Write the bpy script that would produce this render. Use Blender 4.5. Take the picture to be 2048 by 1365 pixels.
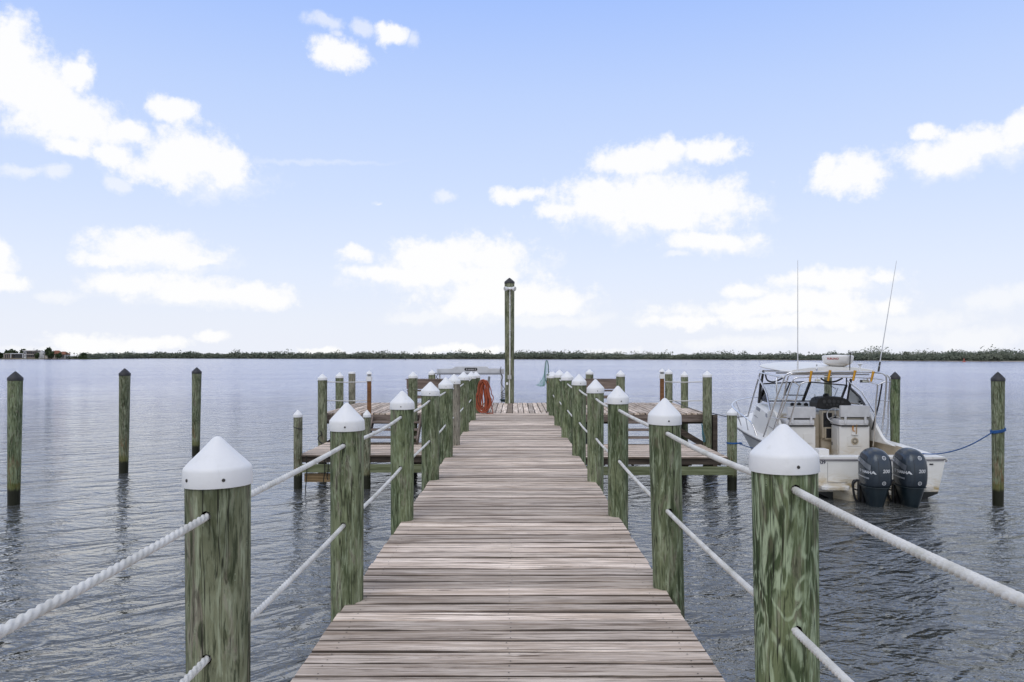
import bpy, bmesh, math, random
from math import sin, cos, pi, radians, atan, atan2, sqrt
from mathutils import Vector, noise
from mathutils.bvhtree import BVHTree

random.seed(7)
for o in list(bpy.data.objects):
    bpy.data.objects.remove(o)
scene = bpy.context.scene
COL = scene.collection

# ------------------------------------------------------------------ camera
FPX, CX, CY = 1550.0, 1030.0, 714.0          # focal length and vanishing point in photo pixels (2048 x 1365)
CAM_H = 1.4                                   # above the deck (deck top is z = 0), water at z = -1.4
WATER = -1.4
cam_d = bpy.data.cameras.new('camera')
cam = bpy.data.objects.new('camera', cam_d)
COL.objects.link(cam)
cam.location = (0, 0, CAM_H)
cam.rotation_euler = (pi / 2, 0, 0)
cam_d.sensor_width = 36.0
cam_d.lens = FPX * 36.0 / 2048.0
cam_d.shift_x = -(CX - 1024.0) / 2048.0
cam_d.shift_y = (CY - 682.5) / 2048.0
cam_d.clip_start = 0.05
cam_d.clip_end = 20000
scene.camera = cam


def P(px, py, d):
    """world point seen at photo pixel (px, py) at depth d"""
    return Vector(((px - CX) / FPX * d, d, CAM_H - (py - CY) / FPX * d))


# ------------------------------------------------------------------ sky and sun
SUN_EL, SUN_ROT = radians(52), radians(205)   # behind the camera, a little to the left
world = bpy.data.worlds.new('World')
scene.world = world
world.use_nodes = True
wn, wl = world.node_tree.nodes, world.node_tree.links
wn.clear()


def N(t, **kw):
    n = wn.new(t)
    for k, v in kw.items():
        setattr(n, k, v)
    return n


def wmath(op, a, b=None, c=None, clamp=False):
    n = N('ShaderNodeMath', operation=op)
    n.use_clamp = clamp
    for i, v in enumerate((a, b, c)):
        if v is None:
            continue
        if isinstance(v, (int, float)):
            n.inputs[i].default_value = v
        else:
            wl.new(v, n.inputs[i])
    return n.outputs[0]


def wmap(v, a, b, c=0.0, d=1.0, smooth=True):
    n = N('ShaderNodeMapRange')
    n.interpolation_type = 'SMOOTHSTEP' if smooth else 'LINEAR'
    n.clamp = True
    wl.new(v, n.inputs[0])
    for i, x in enumerate((a, b, c, d)):
        n.inputs[i + 1].default_value = x
    return n.outputs[0]


def wmix(f, a, b):
    n = N('ShaderNodeMix', data_type='RGBA')
    wl.new(f, n.inputs[0]) if not isinstance(f, (int, float)) else setattr(n.inputs[0], 'default_value', f)
    for i, v in ((6, a), (7, b)):
        if isinstance(v, tuple):
            n.inputs[i].default_value = v
        else:
            wl.new(v, n.inputs[i])
    return n.outputs[2]


SKY_STRENGTH = 0.1
S = 1.0 / SKY_STRENGTH
tc = N('ShaderNodeTexCoord')
sep = N('ShaderNodeSeparateXYZ')
wl.new(tc.outputs['Generated'], sep.inputs[0])
dx, dy, dz = sep.outputs
az = wmath('ARCTAN2', dx, dy)
el = wmath('ARCSINE', dz)
sky = N('ShaderNodeTexSky', sky_type='NISHITA')
sky.sun_disc = False
sky.sun_elevation = SUN_EL
sky.sun_rotation = SUN_ROT
sky.air_density = 1.0
sky.dust_density = 1.5
sky.ozone_density = 1.5
# thin high veil over the clear sky: nearly white at the horizon, bluer with height
ramp = N('ShaderNodeValToRGB')
er = ramp.color_ramp
stops = [(0.0, (0.88, 0.91, 1.0)), (0.05, (0.85, 0.895, 1.0)), (0.12, (0.78, 0.86, 1.03)), (0.22, (0.66, 0.78, 1.03)),
         (0.36, (0.53, 0.68, 1.03)), (0.48, (0.395, 0.57, 1.03)), (0.75, (0.38, 0.50, 0.86)), (1.0, (0.36, 0.47, 0.80))]
er.elements[0].position, er.elements[0].color = stops[0][0], (*[c * S for c in stops[0][1]], 1)
er.elements[1].position, er.elements[1].color = stops[-1][0], (*[c * S for c in stops[-1][1]], 1)
for p, c in stops[1:-1]:
    e = er.elements.new(p)
    e.color = (*[x * S for x in c], 1)
wl.new(wmap(el, 0.0, 0.9, smooth=False), ramp.inputs[0])
base_sky = wmix(0.95, sky.outputs[0], ramp.outputs[0])

# cumulus clouds: (px, py, rx, ry) as seen in the photo, stored as directions (azimuth, elevation)
CLOUDS = [(20, 105, 60, 60), (60, 170, 95, 68), (115, 228, 115, 52), (170, 262, 95, 38), (245, 266, 48, 22), (150, 148, 34, 26),
          (135, 298, 48, 20), (385, 318, 118, 52), (330, 342, 70, 36), (345, 228, 44, 22), (222, 312, 42, 17), (455, 308, 50, 26),
          (782, 66, 30, 22), (670, 100, 58, 27),
          (310, 500, 130, 36), (205, 516, 58, 14), (395, 522, 55, 13), (265, 568, 92, 24), (400, 588, 120, 22), (525, 588, 62, 24),
          (12, 520, 36, 32), (15, 563, 45, 18),
          (190, 682, 85, 18), (290, 688, 80, 13), (420, 676, 28, 12),
          (716, 508, 40, 17), (850, 512, 78, 30), (965, 508, 108, 32), (900, 548, 165, 26), (1010, 588, 150, 34), (1085, 598, 80, 28),
          (790, 545, 90, 14), (960, 618, 90, 22), (920, 696, 85, 10), (645, 698, 40, 8),
          (1270, 322, 92, 28), (1325, 308, 46, 24), (1425, 300, 62, 22), (1310, 402, 150, 52), (1205, 402, 85, 40), (1425, 408, 68, 46),
          (1040, 392, 48, 14), (1115, 425, 40, 18), (1435, 484, 92, 19), (1350, 442, 95, 22),
          (1700, 352, 66, 36), (1650, 335, 26, 18), (1890, 312, 92, 32), (1960, 288, 90, 30), (2050, 265, 55, 30), (1865, 262, 28, 18),
          (1660, 555, 105, 23), (1770, 553, 32, 12), (1478, 583, 44, 18), (1510, 620, 165, 22), (1625, 612, 160, 28), (1772, 605, 42, 17),
          (1400, 640, 110, 13), (1580, 650, 140, 14)]
FAINT = [(640, 38, 36, 13), (722, 48, 20, 14), (668, 62, 14, 10), (50, 345, 45, 12), (112, 350, 22, 14), (240, 370, 25, 14), (120, 594, 55, 11), (825, 82, 18, 18), (850, 634, 70, 13), (885, 395, 26, 12),
         (755, 409, 10, 5), (2025, 590, 45, 24), (1980, 600, 70, 26), (1930, 672, 120, 22), (1700, 680, 160, 18), (1220, 700, 60, 8),
         (1360, 515, 30, 6), (70, 700, 90, 8), (1480, 690, 160, 12), (1800, 640, 140, 20), (1100, 640, 120, 14), (480, 370, 14, 6)]
# thin ragged skirts under the larger clouds
FAINT += [(px + 12, py + ry * 0.55, rx * 1.12, ry * 0.85) for (px, py, rx, ry) in CLOUDS if rx > 84 and py < 640]
comb = N('ShaderNodeCombineXYZ')
wl.new(az, comb.inputs[0])
wl.new(el, comb.inputs[1])


def wnoise(vec, scale, detail, rough, off=0.0):
    m = N('ShaderNodeVectorMath', operation='ADD')
    wl.new(vec, m.inputs[0])
    m.inputs[1].default_value = (off, off * 0.7, off * 1.3)
    n = N('ShaderNodeTexNoise')
    n.inputs['Scale'].default_value = scale
    n.inputs['Detail'].default_value = detail
    n.inputs['Roughness'].default_value = rough
    wl.new(m.outputs[0], n.inputs['Vector'])
    return n


def warp(vec, amp, scale, off):
    n = wnoise(vec, scale, 5.0, 0.62, off)
    s = N('ShaderNodeVectorMath', operation='SUBTRACT')
    wl.new(n.outputs['Color'], s.inputs[0])
    s.inputs[1].default_value = (0.5, 0.5, 0.5)
    m = N('ShaderNodeVectorMath', operation='MULTIPLY_ADD')
    wl.new(s.outputs[0], m.inputs[0])
    m.inputs[1].default_value = (amp, amp * 0.75, 0)
    wl.new(vec, m.inputs[2])
    return m.outputs[0]


wp = warp(warp(comb.outputs[0], 0.05, 9.0, 3.0), 0.022, 34.0, 11.0)


def blob_field(lst):
    out = None
    for (px, py, rx, ry) in lst:
        a = atan((px - CX) / FPX)
        e = atan2(CY - py, sqrt(FPX ** 2 + (px - CX) ** 2))
        ix, iy = FPX / (1.07 * rx * cos(a) ** 2), FPX / (1.07 * ry * cos(a))
        m = N('ShaderNodeVectorMath', operation='MULTIPLY_ADD')
        wl.new(wp, m.inputs[0])
        m.inputs[1].default_value = (ix, iy, 0)
        m.inputs[2].default_value = (-a * ix, -e * iy, 0)
        ln = N('ShaderNodeVectorMath', operation='LENGTH')
        wl.new(m.outputs[0], ln.inputs[0])
        v = ln.outputs['Value']
        if out is None:
            out = v
        else:
            out = wmath('SMOOTH_MIN', out, v, 0.25)
    return out


fb = wnoise(comb.outputs[0], 26.0, 8.0, 0.62, 5.0).outputs['Fac']
fbs = wmath('MULTIPLY', wmath('SUBTRACT', fb, 0.5), 2.1)
fb2 = wmath('MULTIPLY', wmath('SUBTRACT', wnoise(comb.outputs[0], 75.0, 6.0, 0.65, 9.0).outputs['Fac'], 0.5), 0.85)
fbs = wmath('ADD', fbs, fb2)
main = wmap(wmath('ADD', blob_field(CLOUDS), fbs), 1.34, 0.56)
faint = wmath('MULTIPLY', wmap(wmath('ADD', blob_field(FAINT), fbs), 1.3, 0.3), 0.55)
streak = wmath('MULTIPLY', wmap(blob_field([(620, 322, 170, 6)]), 1.3, 0.1), 0.25)
faint = wmath('MAXIMUM', faint, streak)
# beyond the frame broken cumulus goes on all round, thickened to brighten near water
pl = N('ShaderNodeVectorMath', operation='SCALE')
wl.new(tc.outputs['Generated'], pl.inputs[0])
wl.new(wmath('DIVIDE', 1.0, wmath('ADD', wmath('ABSOLUTE', dz), 0.22)), pl.inputs['Scale'])
gen = wmap(wnoise(pl.outputs[0], 1.9, 8.0, 0.58, 21.0).outputs['Fac'], 0.42, 0.58)
outside = wmath('MAXIMUM', wmap(wmath('ABSOLUTE', wmath('ADD', az, 0.015)), 0.62, 0.80), wmap(el, 0.46, 0.62))
gen = wmath('MULTIPLY', gen, outside)
cl = wmath('MAXIMUM', wmath('MAXIMUM', main, faint), gen)
cloud_col = (1.0 * S, 1.0 * S, 1.0 * S, 1)
final = wmix(wmath('MULTIPLY', cl, 0.97), base_sky, cloud_col)
bg = N('ShaderNodeBackground')
bg.inputs['Strength'].default_value = SKY_STRENGTH
wl.new(final, bg.inputs[0])
wo = N('ShaderNodeOutputWorld')
wl.new(bg.outputs[0], wo.inputs[0])
world.cycles.sampling_method = 'MANUAL'
world.cycles.sample_map_resolution = 512

sun_d = bpy.data.lights.new('sun', 'SUN')
sun_d.energy = 1.0
sun_d.angle = radians(45)
sun_d.color = (1.0, 0.97, 0.93)
sun = bpy.data.objects.new('sun', sun_d)
COL.objects.link(sun)
sdir = Vector((sin(SUN_ROT) * cos(SUN_EL), cos(SUN_ROT) * cos(SUN_EL), sin(SUN_EL)))
sun.rotation_euler = sdir.to_track_quat('Z', 'Y').to_euler()
sun.location = (0, -5, 30)

vs = scene.view_settings
vs.view_transform = 'Standard'
vs.look = 'None'
vs.gamma = 1.0
vs.exposure = 0.0
vs.use_curve_mapping = False


# ------------------------------------------------------------------ materials
class M:
    """small helper round a node material"""

    def __init__(self, name):
        self.mat = bpy.data.materials.new(name)
        self.mat.use_nodes = True
        self.n, self.l = self.mat.node_tree.nodes, self.mat.node_tree.links
        self.bsdf = self.n['Principled BSDF']
        self.out = self.n['Material Output']

    def node(self, t, **kw):
        n = self.n.new(t)
        for k, v in kw.items():
            setattr(n, k, v)
        return n

    def put(self, v, sock):
        if isinstance(v, bpy.types.NodeSocket):
            self.l.new(v, sock)
        else:
            sock.default_value = v

    def coord(self, scale=(1, 1, 1), which='Object', rand=0.0, rot=(0, 0, 0)):
        tcn = self.node('ShaderNodeTexCoord')
        v = tcn.outputs[which]
        if rand:
            oi = self.node('ShaderNodeObjectInfo')
            m = self.node('ShaderNodeVectorMath', operation='MULTIPLY_ADD')
            cb = self.node('ShaderNodeCombineXYZ')
            for i, k in enumerate((1.0, 1.7, 2.3)):
                mm = self.math('MULTIPLY', oi.outputs['Random'], k)
                self.l.new(mm, cb.inputs[i])
            self.l.new(cb.outputs[0], m.inputs[0])
            m.inputs[1].default_value = (rand, rand, rand)
            self.l.new(v, m.inputs[2])
            v = m.outputs[0]
        mp = self.node('ShaderNodeMapping')
        mp.inputs['Scale'].default_value = scale
        mp.inputs['Rotation'].default_value = rot
        self.l.new(v, mp.inputs[0])
        return mp.outputs[0]

    def noise(self, vec, scale=1.0, detail=4.0, rough=0.55, dist=0.0):
        n = self.node('ShaderNodeTexNoise')
        self.l.new(vec, n.inputs['Vector'])
        n.inputs['Scale'].default_value = scale
        n.inputs['Detail'].default_value = detail
        n.inputs['Roughness'].default_value = rough
        n.inputs['Distortion'].default_value = dist
        return n.outputs['Fac']

    def math(self, op, a, b=None, clamp=False):
        n = self.node('ShaderNodeMath', operation=op)
        n.use_clamp = clamp
        self.put(a, n.inputs[0])
        if b is not None:
            self.put(b, n.inputs[1])
        return n.outputs[0]

    def rng(self, v, a, b, c=0.0, d=1.0):
        n = self.node('ShaderNodeMapRange')
        n.interpolation_type = 'SMOOTHSTEP'
        self.put(v, n.inputs[0])
        for i, x in enumerate((a, b, c, d)):
            n.inputs[i + 1].default_value = x
        return n.outputs[0]

    def mix(self, f, a, b, blend='MIX'):
        n = self.node('ShaderNodeMix', data_type='RGBA')
        n.blend_type = blend
        self.put(f, n.inputs[0])
        for i, v in ((6, a), (7, b)):
            if isinstance(v, tuple):
                v = (*v, 1) if len(v) == 3 else v
            self.put(v, n.inputs[i])
        return n.outputs[2]

    def color(self, v):
        if isinstance(v, tuple):
            v = (*v, 1) if len(v) == 3 else v
        self.put(v, self.bsdf.inputs['Base Color'])
        return self

    def set(self, rough=None, metal=None, spec=None, ior=None):
        for k, v in (('Roughness', rough), ('Metallic', metal), ('Specular IOR Level', spec), ('IOR', ior)):
            if v is not None:
                self.put(v, self.bsdf.inputs[k])
        return self

    def bump(self, h, dist=0.01, strength=1.0):
        b = self.node('ShaderNodeBump')
        b.inputs['Distance'].default_value = dist
        b.inputs['Strength'].default_value = strength
        self.l.new(h, b.inputs['Height'])
        self.l.new(b.outputs[0], self.bsdf.inputs['Normal'])
        return self

    def attr(self, name):
        a = self.node('ShaderNodeAttribute', attribute_type='OBJECT', attribute_name=name)
        return a.outputs['Fac']


def simple(name, col, rough=0.5, metal=0.0, var=0.12, scale=6.0, bump=0.0, spec=None):
    m = M(name)
    v = m.coord(rand=9.0)
    f = m.noise(v, scale, 5, 0.6)
    dark = tuple(c * (1 - var) for c in col)
    lite = tuple(min(1, c * (1 + var)) for c in col)
    m.color(m.mix(m.rng(f, 0.3, 0.7), dark, lite)).set(rough=rough, metal=metal, spec=spec)
    if bump:
        m.bump(m.noise(v, scale * 6, 4), bump)
    return m.mat


def mat_plank(name, lo, mid, hi):
    m = M(name)
    v = m.coord(rand=37.0)
    oi = m.node('ShaderNodeObjectInfo')
    rnd = oi.outputs['Random']
    g1 = m.noise(m.coord((1.6, 42, 42), rand=37.0), 1.0, 6, 0.62, 0.5)        # long fibres
    g2 = m.noise(m.coord((5.0, 150, 150), rand=37.0), 1.0, 4, 0.6)            # fine fibres
    st = m.noise(m.coord((1.2, 44, 44), rand=37.0), 1.0, 6, 0.70, 0.9)          # dark weather streaks
    bl = m.noise(m.coord((1.3, 3.5, 3.5), rand=37.0), 1.0, 3, 0.5)              # blotches
    c = m.mix(m.rng(g1, 0.36, 0.60), mid, hi)
    c = m.mix(m.math('MULTIPLY', m.rng(bl, 0.42, 0.72), 0.55), c, mid)
    c = m.mix(m.math('MULTIPLY', m.rng(g2, 0.50, 0.64), 0.5), c, lo)
    c = m.mix(m.math('MULTIPLY', m.rng(st, 0.545, 0.62), 0.85), c, lo)
    br = m.noise(m.coord((0.7, 9, 9), rand=53.0), 1.0, 4, 0.6, 0.5)
    c = m.mix(m.math('MULTIPLY', m.rng(br, 0.50, 0.66), 0.38), c, (0.27, 0.185, 0.115))
    # knots: sparse stretched cells with rings
    vo = m.node('ShaderNodeTexVoronoi')
    m.l.new(m.coord((1.05, 5.2, 0.1), rand=37.0), vo.inputs['Vector'])
    vo.inputs['Scale'].default_value = 1.0
    vo.inputs['Randomness'].default_value = 1.0
    ds = m.math('ADD', vo.outputs['Distance'], m.math('MULTIPLY', m.math('SUBTRACT', g1, 0.5), 0.06))
    pick = m.node('ShaderNodeSeparateColor')
    m.l.new(vo.outputs['Color'], pick.inputs[0])
    on = m.rng(pick.outputs[0], 0.40, 0.45)
    ring = m.math('MULTIPLY', m.rng(m.math('SINE', m.math('MULTIPLY', ds, 190.0)), 0.1, 0.9), m.rng(ds, 0.16, 0.05))
    core = m.rng(ds, 0.055, 0.025)
    k = m.math('MULTIPLY', m.math('MAXIMUM', core, m.math('MULTIPLY', ring, 0.6)), on)
    c = m.mix(m.math('MULTIPLY', k, 0.8), c, tuple(x * 0.6 for x in lo))
    # dirt and algae on both long edges, darkened further to paint shaded gaps
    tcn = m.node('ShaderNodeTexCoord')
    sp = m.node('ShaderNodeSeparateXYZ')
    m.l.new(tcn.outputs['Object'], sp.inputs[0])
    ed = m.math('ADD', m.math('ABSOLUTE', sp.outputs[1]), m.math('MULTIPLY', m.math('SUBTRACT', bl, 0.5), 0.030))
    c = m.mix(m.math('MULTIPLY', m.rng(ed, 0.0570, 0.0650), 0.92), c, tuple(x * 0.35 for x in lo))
    # whole-plank tone
    tone = m.rng(rnd, 0.0, 1.0, 0.64, 1.18)
    hs = m.node('ShaderNodeHueSaturation')
    m.l.new(c, hs.inputs['Color'])
    m.l.new(tone, hs.inputs['Value'])
    m.color(hs.outputs[0]).set(rough=0.82, spec=0.3)
    h = m.math('SUBTRACT', m.math('ADD', m.math('MULTIPLY', g1, 0.7), m.math('MULTIPLY', g2, 0.3)), m.math('MULTIPLY', m.rng(st, 0.56, 0.7), 0.5))
    m.bump(h, 0.004, 0.8)
    return m.mat


def mat_pile(name='treated_pile_wood'):
    """green treated timber; object property tint: 0 green, 1 grey brown; tide marks by height above the water"""
    m = M(name)
    tint = m.attr('tint')
    fig = m.attr('figure')
    n1 = m.noise(m.coord((12.0, 12.0, 3.0), rand=23.0), 1.0, 3, 0.45, 0.5)
    fr = m.math('FRACT', m.math('MULTIPLY', n1, 8.0))
    tri = m.math('ABSOLUTE', m.math('SUBTRACT', fr, 0.5))
    band = m.rng(tri, 0.22, 0.46)
    n2 = m.noise(m.coord((46, 46, 4.5), rand=23.0), 1.0, 7, 0.66, 0.5)
    n3 = m.noise(m.coord((5, 5, 1.5), rand=23.0), 1.0, 5, 0.62, 0.8)
    n4 = m.noise(m.coord((85, 85, 7.0), rand=23.0), 1.0, 5, 0.65, 0.4)
    n5 = m.noise(m.coord((14, 14, 3.2), rand=23.0), 1.0, 6, 0.66, 1.4)
    green = m.mix(m.rng(n3, 0.36, 0.62), (0.056, 0.086, 0.036), (0.165, 0.200, 0.098))
    brown = m.mix(m.rng(n3, 0.36, 0.62), (0.125, 0.102, 0.070), (0.30, 0.265, 0.215))
    c = m.mix(m.math('ADD', tint, m.math('MULTIPLY', m.rng(n5, 0.52, 0.64), 0.55), True), green, brown)
    pale = m.mix(tint, (0.40, 0.48, 0.31), (0.46, 0.44, 0.37))
    c = m.mix(m.math('MULTIPLY', m.math('MULTIPLY', band, m.rng(n5, 0.34, 0.52)), fig), c, pale)
    c = m.mix(m.math('MULTIPLY', m.rng(n2, 0.53, 0.66), 0.6), c, pale)
    c = m.mix(m.math('MULTIPLY', m.rng(n2, 0.47, 0.37), 0.8), c, (0.026, 0.036, 0.016))
    c = m.mix(m.math('MULTIPLY', m.rng(n4, 0.55, 0.66), 0.6), c, (0.024, 0.028, 0.015))
    c = m.mix(m.math('MULTIPLY', m.rng(n5, 0.60, 0.68), 0.6), c, (0.030, 0.034, 0.018))
    crack = m.noise(m.coord((30, 30, 0.7), rand=29.0), 1.0, 3, 0.5, 0.2)
    ck = m.rng(m.math('ABSOLUTE', m.math('SUBTRACT', crack, 0.42)), 0.010, 0.003)
    c = m.mix(m.math('MULTIPLY', ck, 0.85), c, (0.012, 0.012, 0.008))
    kv = m.node('ShaderNodeTexVoronoi')
    m.l.new(m.coord((7, 7, 2.6), rand=31.0), kv.inputs['Vector'])
    kd = m.math('ADD', kv.outputs['Distance'], m.math('MULTIPLY', m.math('SUBTRACT', n4, 0.5), 0.12))
    kp = m.node('ShaderNodeSeparateColor')
    m.l.new(kv.outputs['Color'], kp.inputs[0])
    kon = m.rng(kp.outputs[0], 0.72, 0.76)
    kr = m.math('MULTIPLY', m.rng(m.math('SINE', m.math('MULTIPLY', kd, 75.0)), 0.0, 0.8), m.rng(kd, 0.30, 0.16))
    c = m.mix(m.math('MULTIPLY', m.math('MULTIPLY', kr, kon), 0.45), c, pale)
    c = m.mix(m.math('MULTIPLY', m.math('MULTIPLY', m.rng(kd, 0.09, 0.04), kon), 0.8), c, (0.03, 0.025, 0.014))
    # tide marks
    tcn = m.node('ShaderNodeNewGeometry')
    sp = m.node('ShaderNodeSeparateXYZ')
    m.l.new(tcn.outputs['Position'], sp.inputs[0])
    zz = m.math('ADD', sp.outputs[2], m.math('MULTIPLY', m.math('SUBTRACT', n2, 0.5), 0.16))
    rust = m.math('MULTIPLY', m.math('MULTIPLY', m.rng(zz, -0.35, -0.75), m.rng(n5, 0.46, 0.60)), m.attr('rust'))
    c = m.mix(m.math('MULTIPLY', rust, 0.5), c, (0.17, 0.075, 0.018))
    algae = m.math('MULTIPLY', m.rng(zz, -0.92, -1.02), m.attr('rust'))
    c = m.mix(m.math('MULTIPLY', algae, 0.6), c, (0.10, 0.105, 0.02))
    wet = m.rng(zz, -1.06, -1.14)
    c = m.mix(wet, c, (0.018, 0.019, 0.010))
    m.color(c).set(spec=0.25)
    m.put(m.rng(wet, 0, 1, 0.85, 0.4), m.bsdf.inputs['Roughness'])
    m.bump(m.math('ADD', m.math('MULTIPLY', n2, 0.8), m.math('MULTIPLY', n4, 0.4)), 0.010, 0.7)
    return m.mat


def mat_lumber(name, lo, hi, rough=0.85):
    m = M(name)
    g = m.noise(m.coord((2.0, 30, 30), rand=11.0), 1.0, 6, 0.6, 0.4)
    b = m.noise(m.coord((1.0, 4, 4), rand=11.0), 1.0, 4, 0.6)
    c = m.mix(m.rng(g, 0.3, 0.7), lo, hi)
    c = m.mix(m.math('MULTIPLY', m.rng(b, 0.5, 0.75), 0.6), c, tuple(x * 0.55 for x in lo))
    m.color(c).set(rough=rough, spec=0.25).bump(g, 0.004)
    return m.mat


def mat_white_plastic():
    m = M('white_cap_plastic')
    v = m.coord(rand=13.0)
    f = m.noise(v, 7.0, 6, 0.65, 0.4)
    f2 = m.noise(m.coord((22, 22, 5), rand=13.0), 1.0, 5, 0.6)
    c = m.mix(m.math('MULTIPLY', m.rng(f, 0.5, 0.78), 0.35), (0.76, 0.76, 0.76), (0.56, 0.56, 0.51))
    c = m.mix(m.math('MULTIPLY', m.rng(f2, 0.58, 0.75), 0.3), c, (0.52, 0.52, 0.47))
    m.color(c).set(rough=0.42, spec=0.4).bump(m.noise(v, 40.0, 3), 0.0012)
    return m.mat


def mat_gelcoat(name, col, stain, z0, z1, amt=0.6):
    """aged gelcoat with a yellow brown stain that thickens between object heights z0 and z1"""
    m = M(name)
    v = m.coord(rand=5.0)
    f = m.noise(m.coord((3, 3, 9), rand=5.0), 1.0, 6, 0.65, 0.6)
    f2 = m.noise(v, 2.2, 5, 0.6)
    tcn = m.node('ShaderNodeTexCoord')
    sp = m.node('ShaderNodeSeparateXYZ')
    m.l.new(tcn.outputs['Object'], sp.inputs[0])
    low = m.rng(sp.outputs[2], z0, z1)
    k = m.math('MULTIPLY', m.math('MULTIPLY', low, m.rng(f, 0.35, 0.65)), amt)
    c = m.mix(m.math('MULTIPLY', m.rng(f2, 0.4, 0.75), 0.3), col, tuple(x * 0.8 for x in col))
    c = m.mix(k, c, stain)
    m.color(c).set(rough=0.38, spec=0.4)
    m.bump(f2, 0.003, 0.3)
    return m.mat, m


def mat_rope():
    m = M('white_nylon_rope')
    v = m.coord()
    f = m.noise(v, 9.0, 5, 0.6)
    fi = m.noise(m.coord((300, 60, 300)), 1.0, 3, 0.6)
    c = m.mix(m.rng(f, 0.35, 0.75), (0.70, 0.69, 0.66), (0.50, 0.49, 0.45))
    c = m.mix(m.math('MULTIPLY', m.rng(fi, 0.5, 0.75), 0.3), c, (0.36, 0.35, 0.31))
    c = m.mix(m.math('MULTIPLY', m.rng(m.noise(m.coord((30, 5, 30)), 1.0, 4, 0.6), 0.52, 0.68), 0.4), c, (0.40, 0.40, 0.32))
    m.color(c).set(rough=0.9, spec=0.15).bump(fi, 0.0015)
    return m.mat


def mat_water():
    m = M('bay_water')
    # short wind waves over longer swell, crossing trains; patches of calmer water
    def wave(deg, along, across, detail, rough, dist):
        tcn = m.node('ShaderNodeTexCoord')
        vr = m.node('ShaderNodeVectorRotate', rotation_type='Z_AXIS')
        m.l.new(tcn.outputs['Object'], vr.inputs['Vector'])
        vr.inputs['Angle'].default_value = radians(-deg)
        mp = m.node('ShaderNodeMapping')
        mp.inputs['Scale'].default_value = (along, across, 1)
        m.l.new(vr.outputs[0], mp.inputs[0])
        return m.noise(mp.outputs[0], 1.0, detail, rough, dist)
    big = wave(12, 0.12, 0.30, 2, 0.5, 0.0)
    w1 = wave(34, 0.9, 2.2, 3, 0.5, 0.5)
    w2 = wave(-16, 2.4, 5.2, 3, 0.55, 0.6)
    w3 = wave(20, 7.0, 13.0, 3, 0.55, 0.4)
    patch = m.rng(wave(6, 0.03, 0.08, 3, 0.5, 0.0), 0.35, 0.65, 0.6, 1.15)
    rid = m.math('SUBTRACT', 1.0, m.math('ABSOLUTE', m.math('SUBTRACT', m.math('MULTIPLY', w1, 4.0), 2.0)))
    h = m.math('ADD', m.math('MULTIPLY', big, 0.10), m.math('ADD', m.math('MULTIPLY', w1, 0.20), m.math('MULTIPLY', rid, 0.042)))
    h = m.math('ADD', h, m.math('MULTIPLY', w2, 0.075))
    h = m.math('ADD', h, m.math('MULTIPLY', w3, 0.018))
    h = m.math('MULTIPLY', h, patch)
    body = wave(0, 0.12, 0.2, 3, 0.5, 0.0)
    # open water: ripples too small to see one by one act as roughness
    g = m.node('ShaderNodeNewGeometry')
    sp = m.node('ShaderNodeSeparateXYZ')
    m.l.new(g.outputs['Position'], sp.inputs[0])
    # shallow olive water by the dock; far out, blue body colour imitates reflected sky
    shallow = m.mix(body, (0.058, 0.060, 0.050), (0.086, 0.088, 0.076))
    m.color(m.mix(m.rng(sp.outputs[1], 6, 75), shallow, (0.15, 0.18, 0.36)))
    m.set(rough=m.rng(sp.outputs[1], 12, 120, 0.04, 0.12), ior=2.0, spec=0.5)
    m.bsdf.inputs['Specular Tint'].default_value = (0.84, 0.90, 1.0, 1)  # blue tint put into the reflections to strengthen the sky's colour
    m.bump(h, 1.0, 1.0)
    return m.mat


def mat_glass():
    m = M('windscreen_glass')
    tr = m.node('ShaderNodeBsdfTransparent')
    tr.inputs[0].default_value = (0.93, 0.95, 0.95, 1)
    gl = m.node('ShaderNodeBsdfGlossy')
    gl.inputs['Roughness'].default_value = 0.03
    fr = m.node('ShaderNodeFresnel')
    fr.inputs['IOR'].default_value = 1.35
    mx = m.node('ShaderNodeMixShader')
    m.l.new(fr.outputs[0], mx.inputs[0])
    m.l.new(tr.outputs[0], mx.inputs[1])
    m.l.new(gl.outputs[0], mx.inputs[2])
    m.l.new(mx.outputs[0], m.out.inputs['Surface'])
    return m.mat


def mat_foliage(name, a, b, scale):
    m = M(name)
    f = m.noise(m.coord(rand=50.0), scale, 4, 0.6)
    g = m.node('ShaderNodeNewGeometry')
    c = m.mix(m.rng(f, 0.35, 0.65), a, b)
    c = m.mix(m.math('MULTIPLY', g.outputs['Random Per Island'], 0.6), c, tuple(x * 0.55 for x in a))
    m.color(c).set(rough=0.8, spec=0.2)
    return m.mat


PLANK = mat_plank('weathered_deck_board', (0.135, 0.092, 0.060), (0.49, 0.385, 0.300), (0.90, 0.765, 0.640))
PLANK2 = mat_plank('older_deck_board', (0.13, 0.10, 0.08), (0.43, 0.35, 0.275), (0.74, 0.64, 0.53))
PILE = mat_pile()
HOLE = simple('stained_shaded_hole_wood', (0.03, 0.022, 0.012), 0.95)  # stained hole wood, darkened to paint in the shade inside
CAPW = mat_white_plastic()
CAPB = simple('black_cap_plastic', (0.022, 0.022, 0.024), 0.55, var=0.3)
SCREW = simple('weathered_screw', (0.05, 0.045, 0.04), 0.5, 0.4)
ROPE = mat_rope()
LBR_GREEN = mat_lumber('green_treated_beam', (0.105, 0.120, 0.060), (0.215, 0.235, 0.135))
LBR_TAN = mat_lumber('tan_beam', (0.15, 0.10, 0.05), (0.30, 0.21, 0.11))
LBR_GREY = mat_lumber('grey_brown_lumber', (0.11, 0.085, 0.07), (0.25, 0.20, 0.17))
LBR_DARK = mat_lumber('dark_under_lumber', (0.045, 0.035, 0.028), (0.10, 0.08, 0.062))
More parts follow.
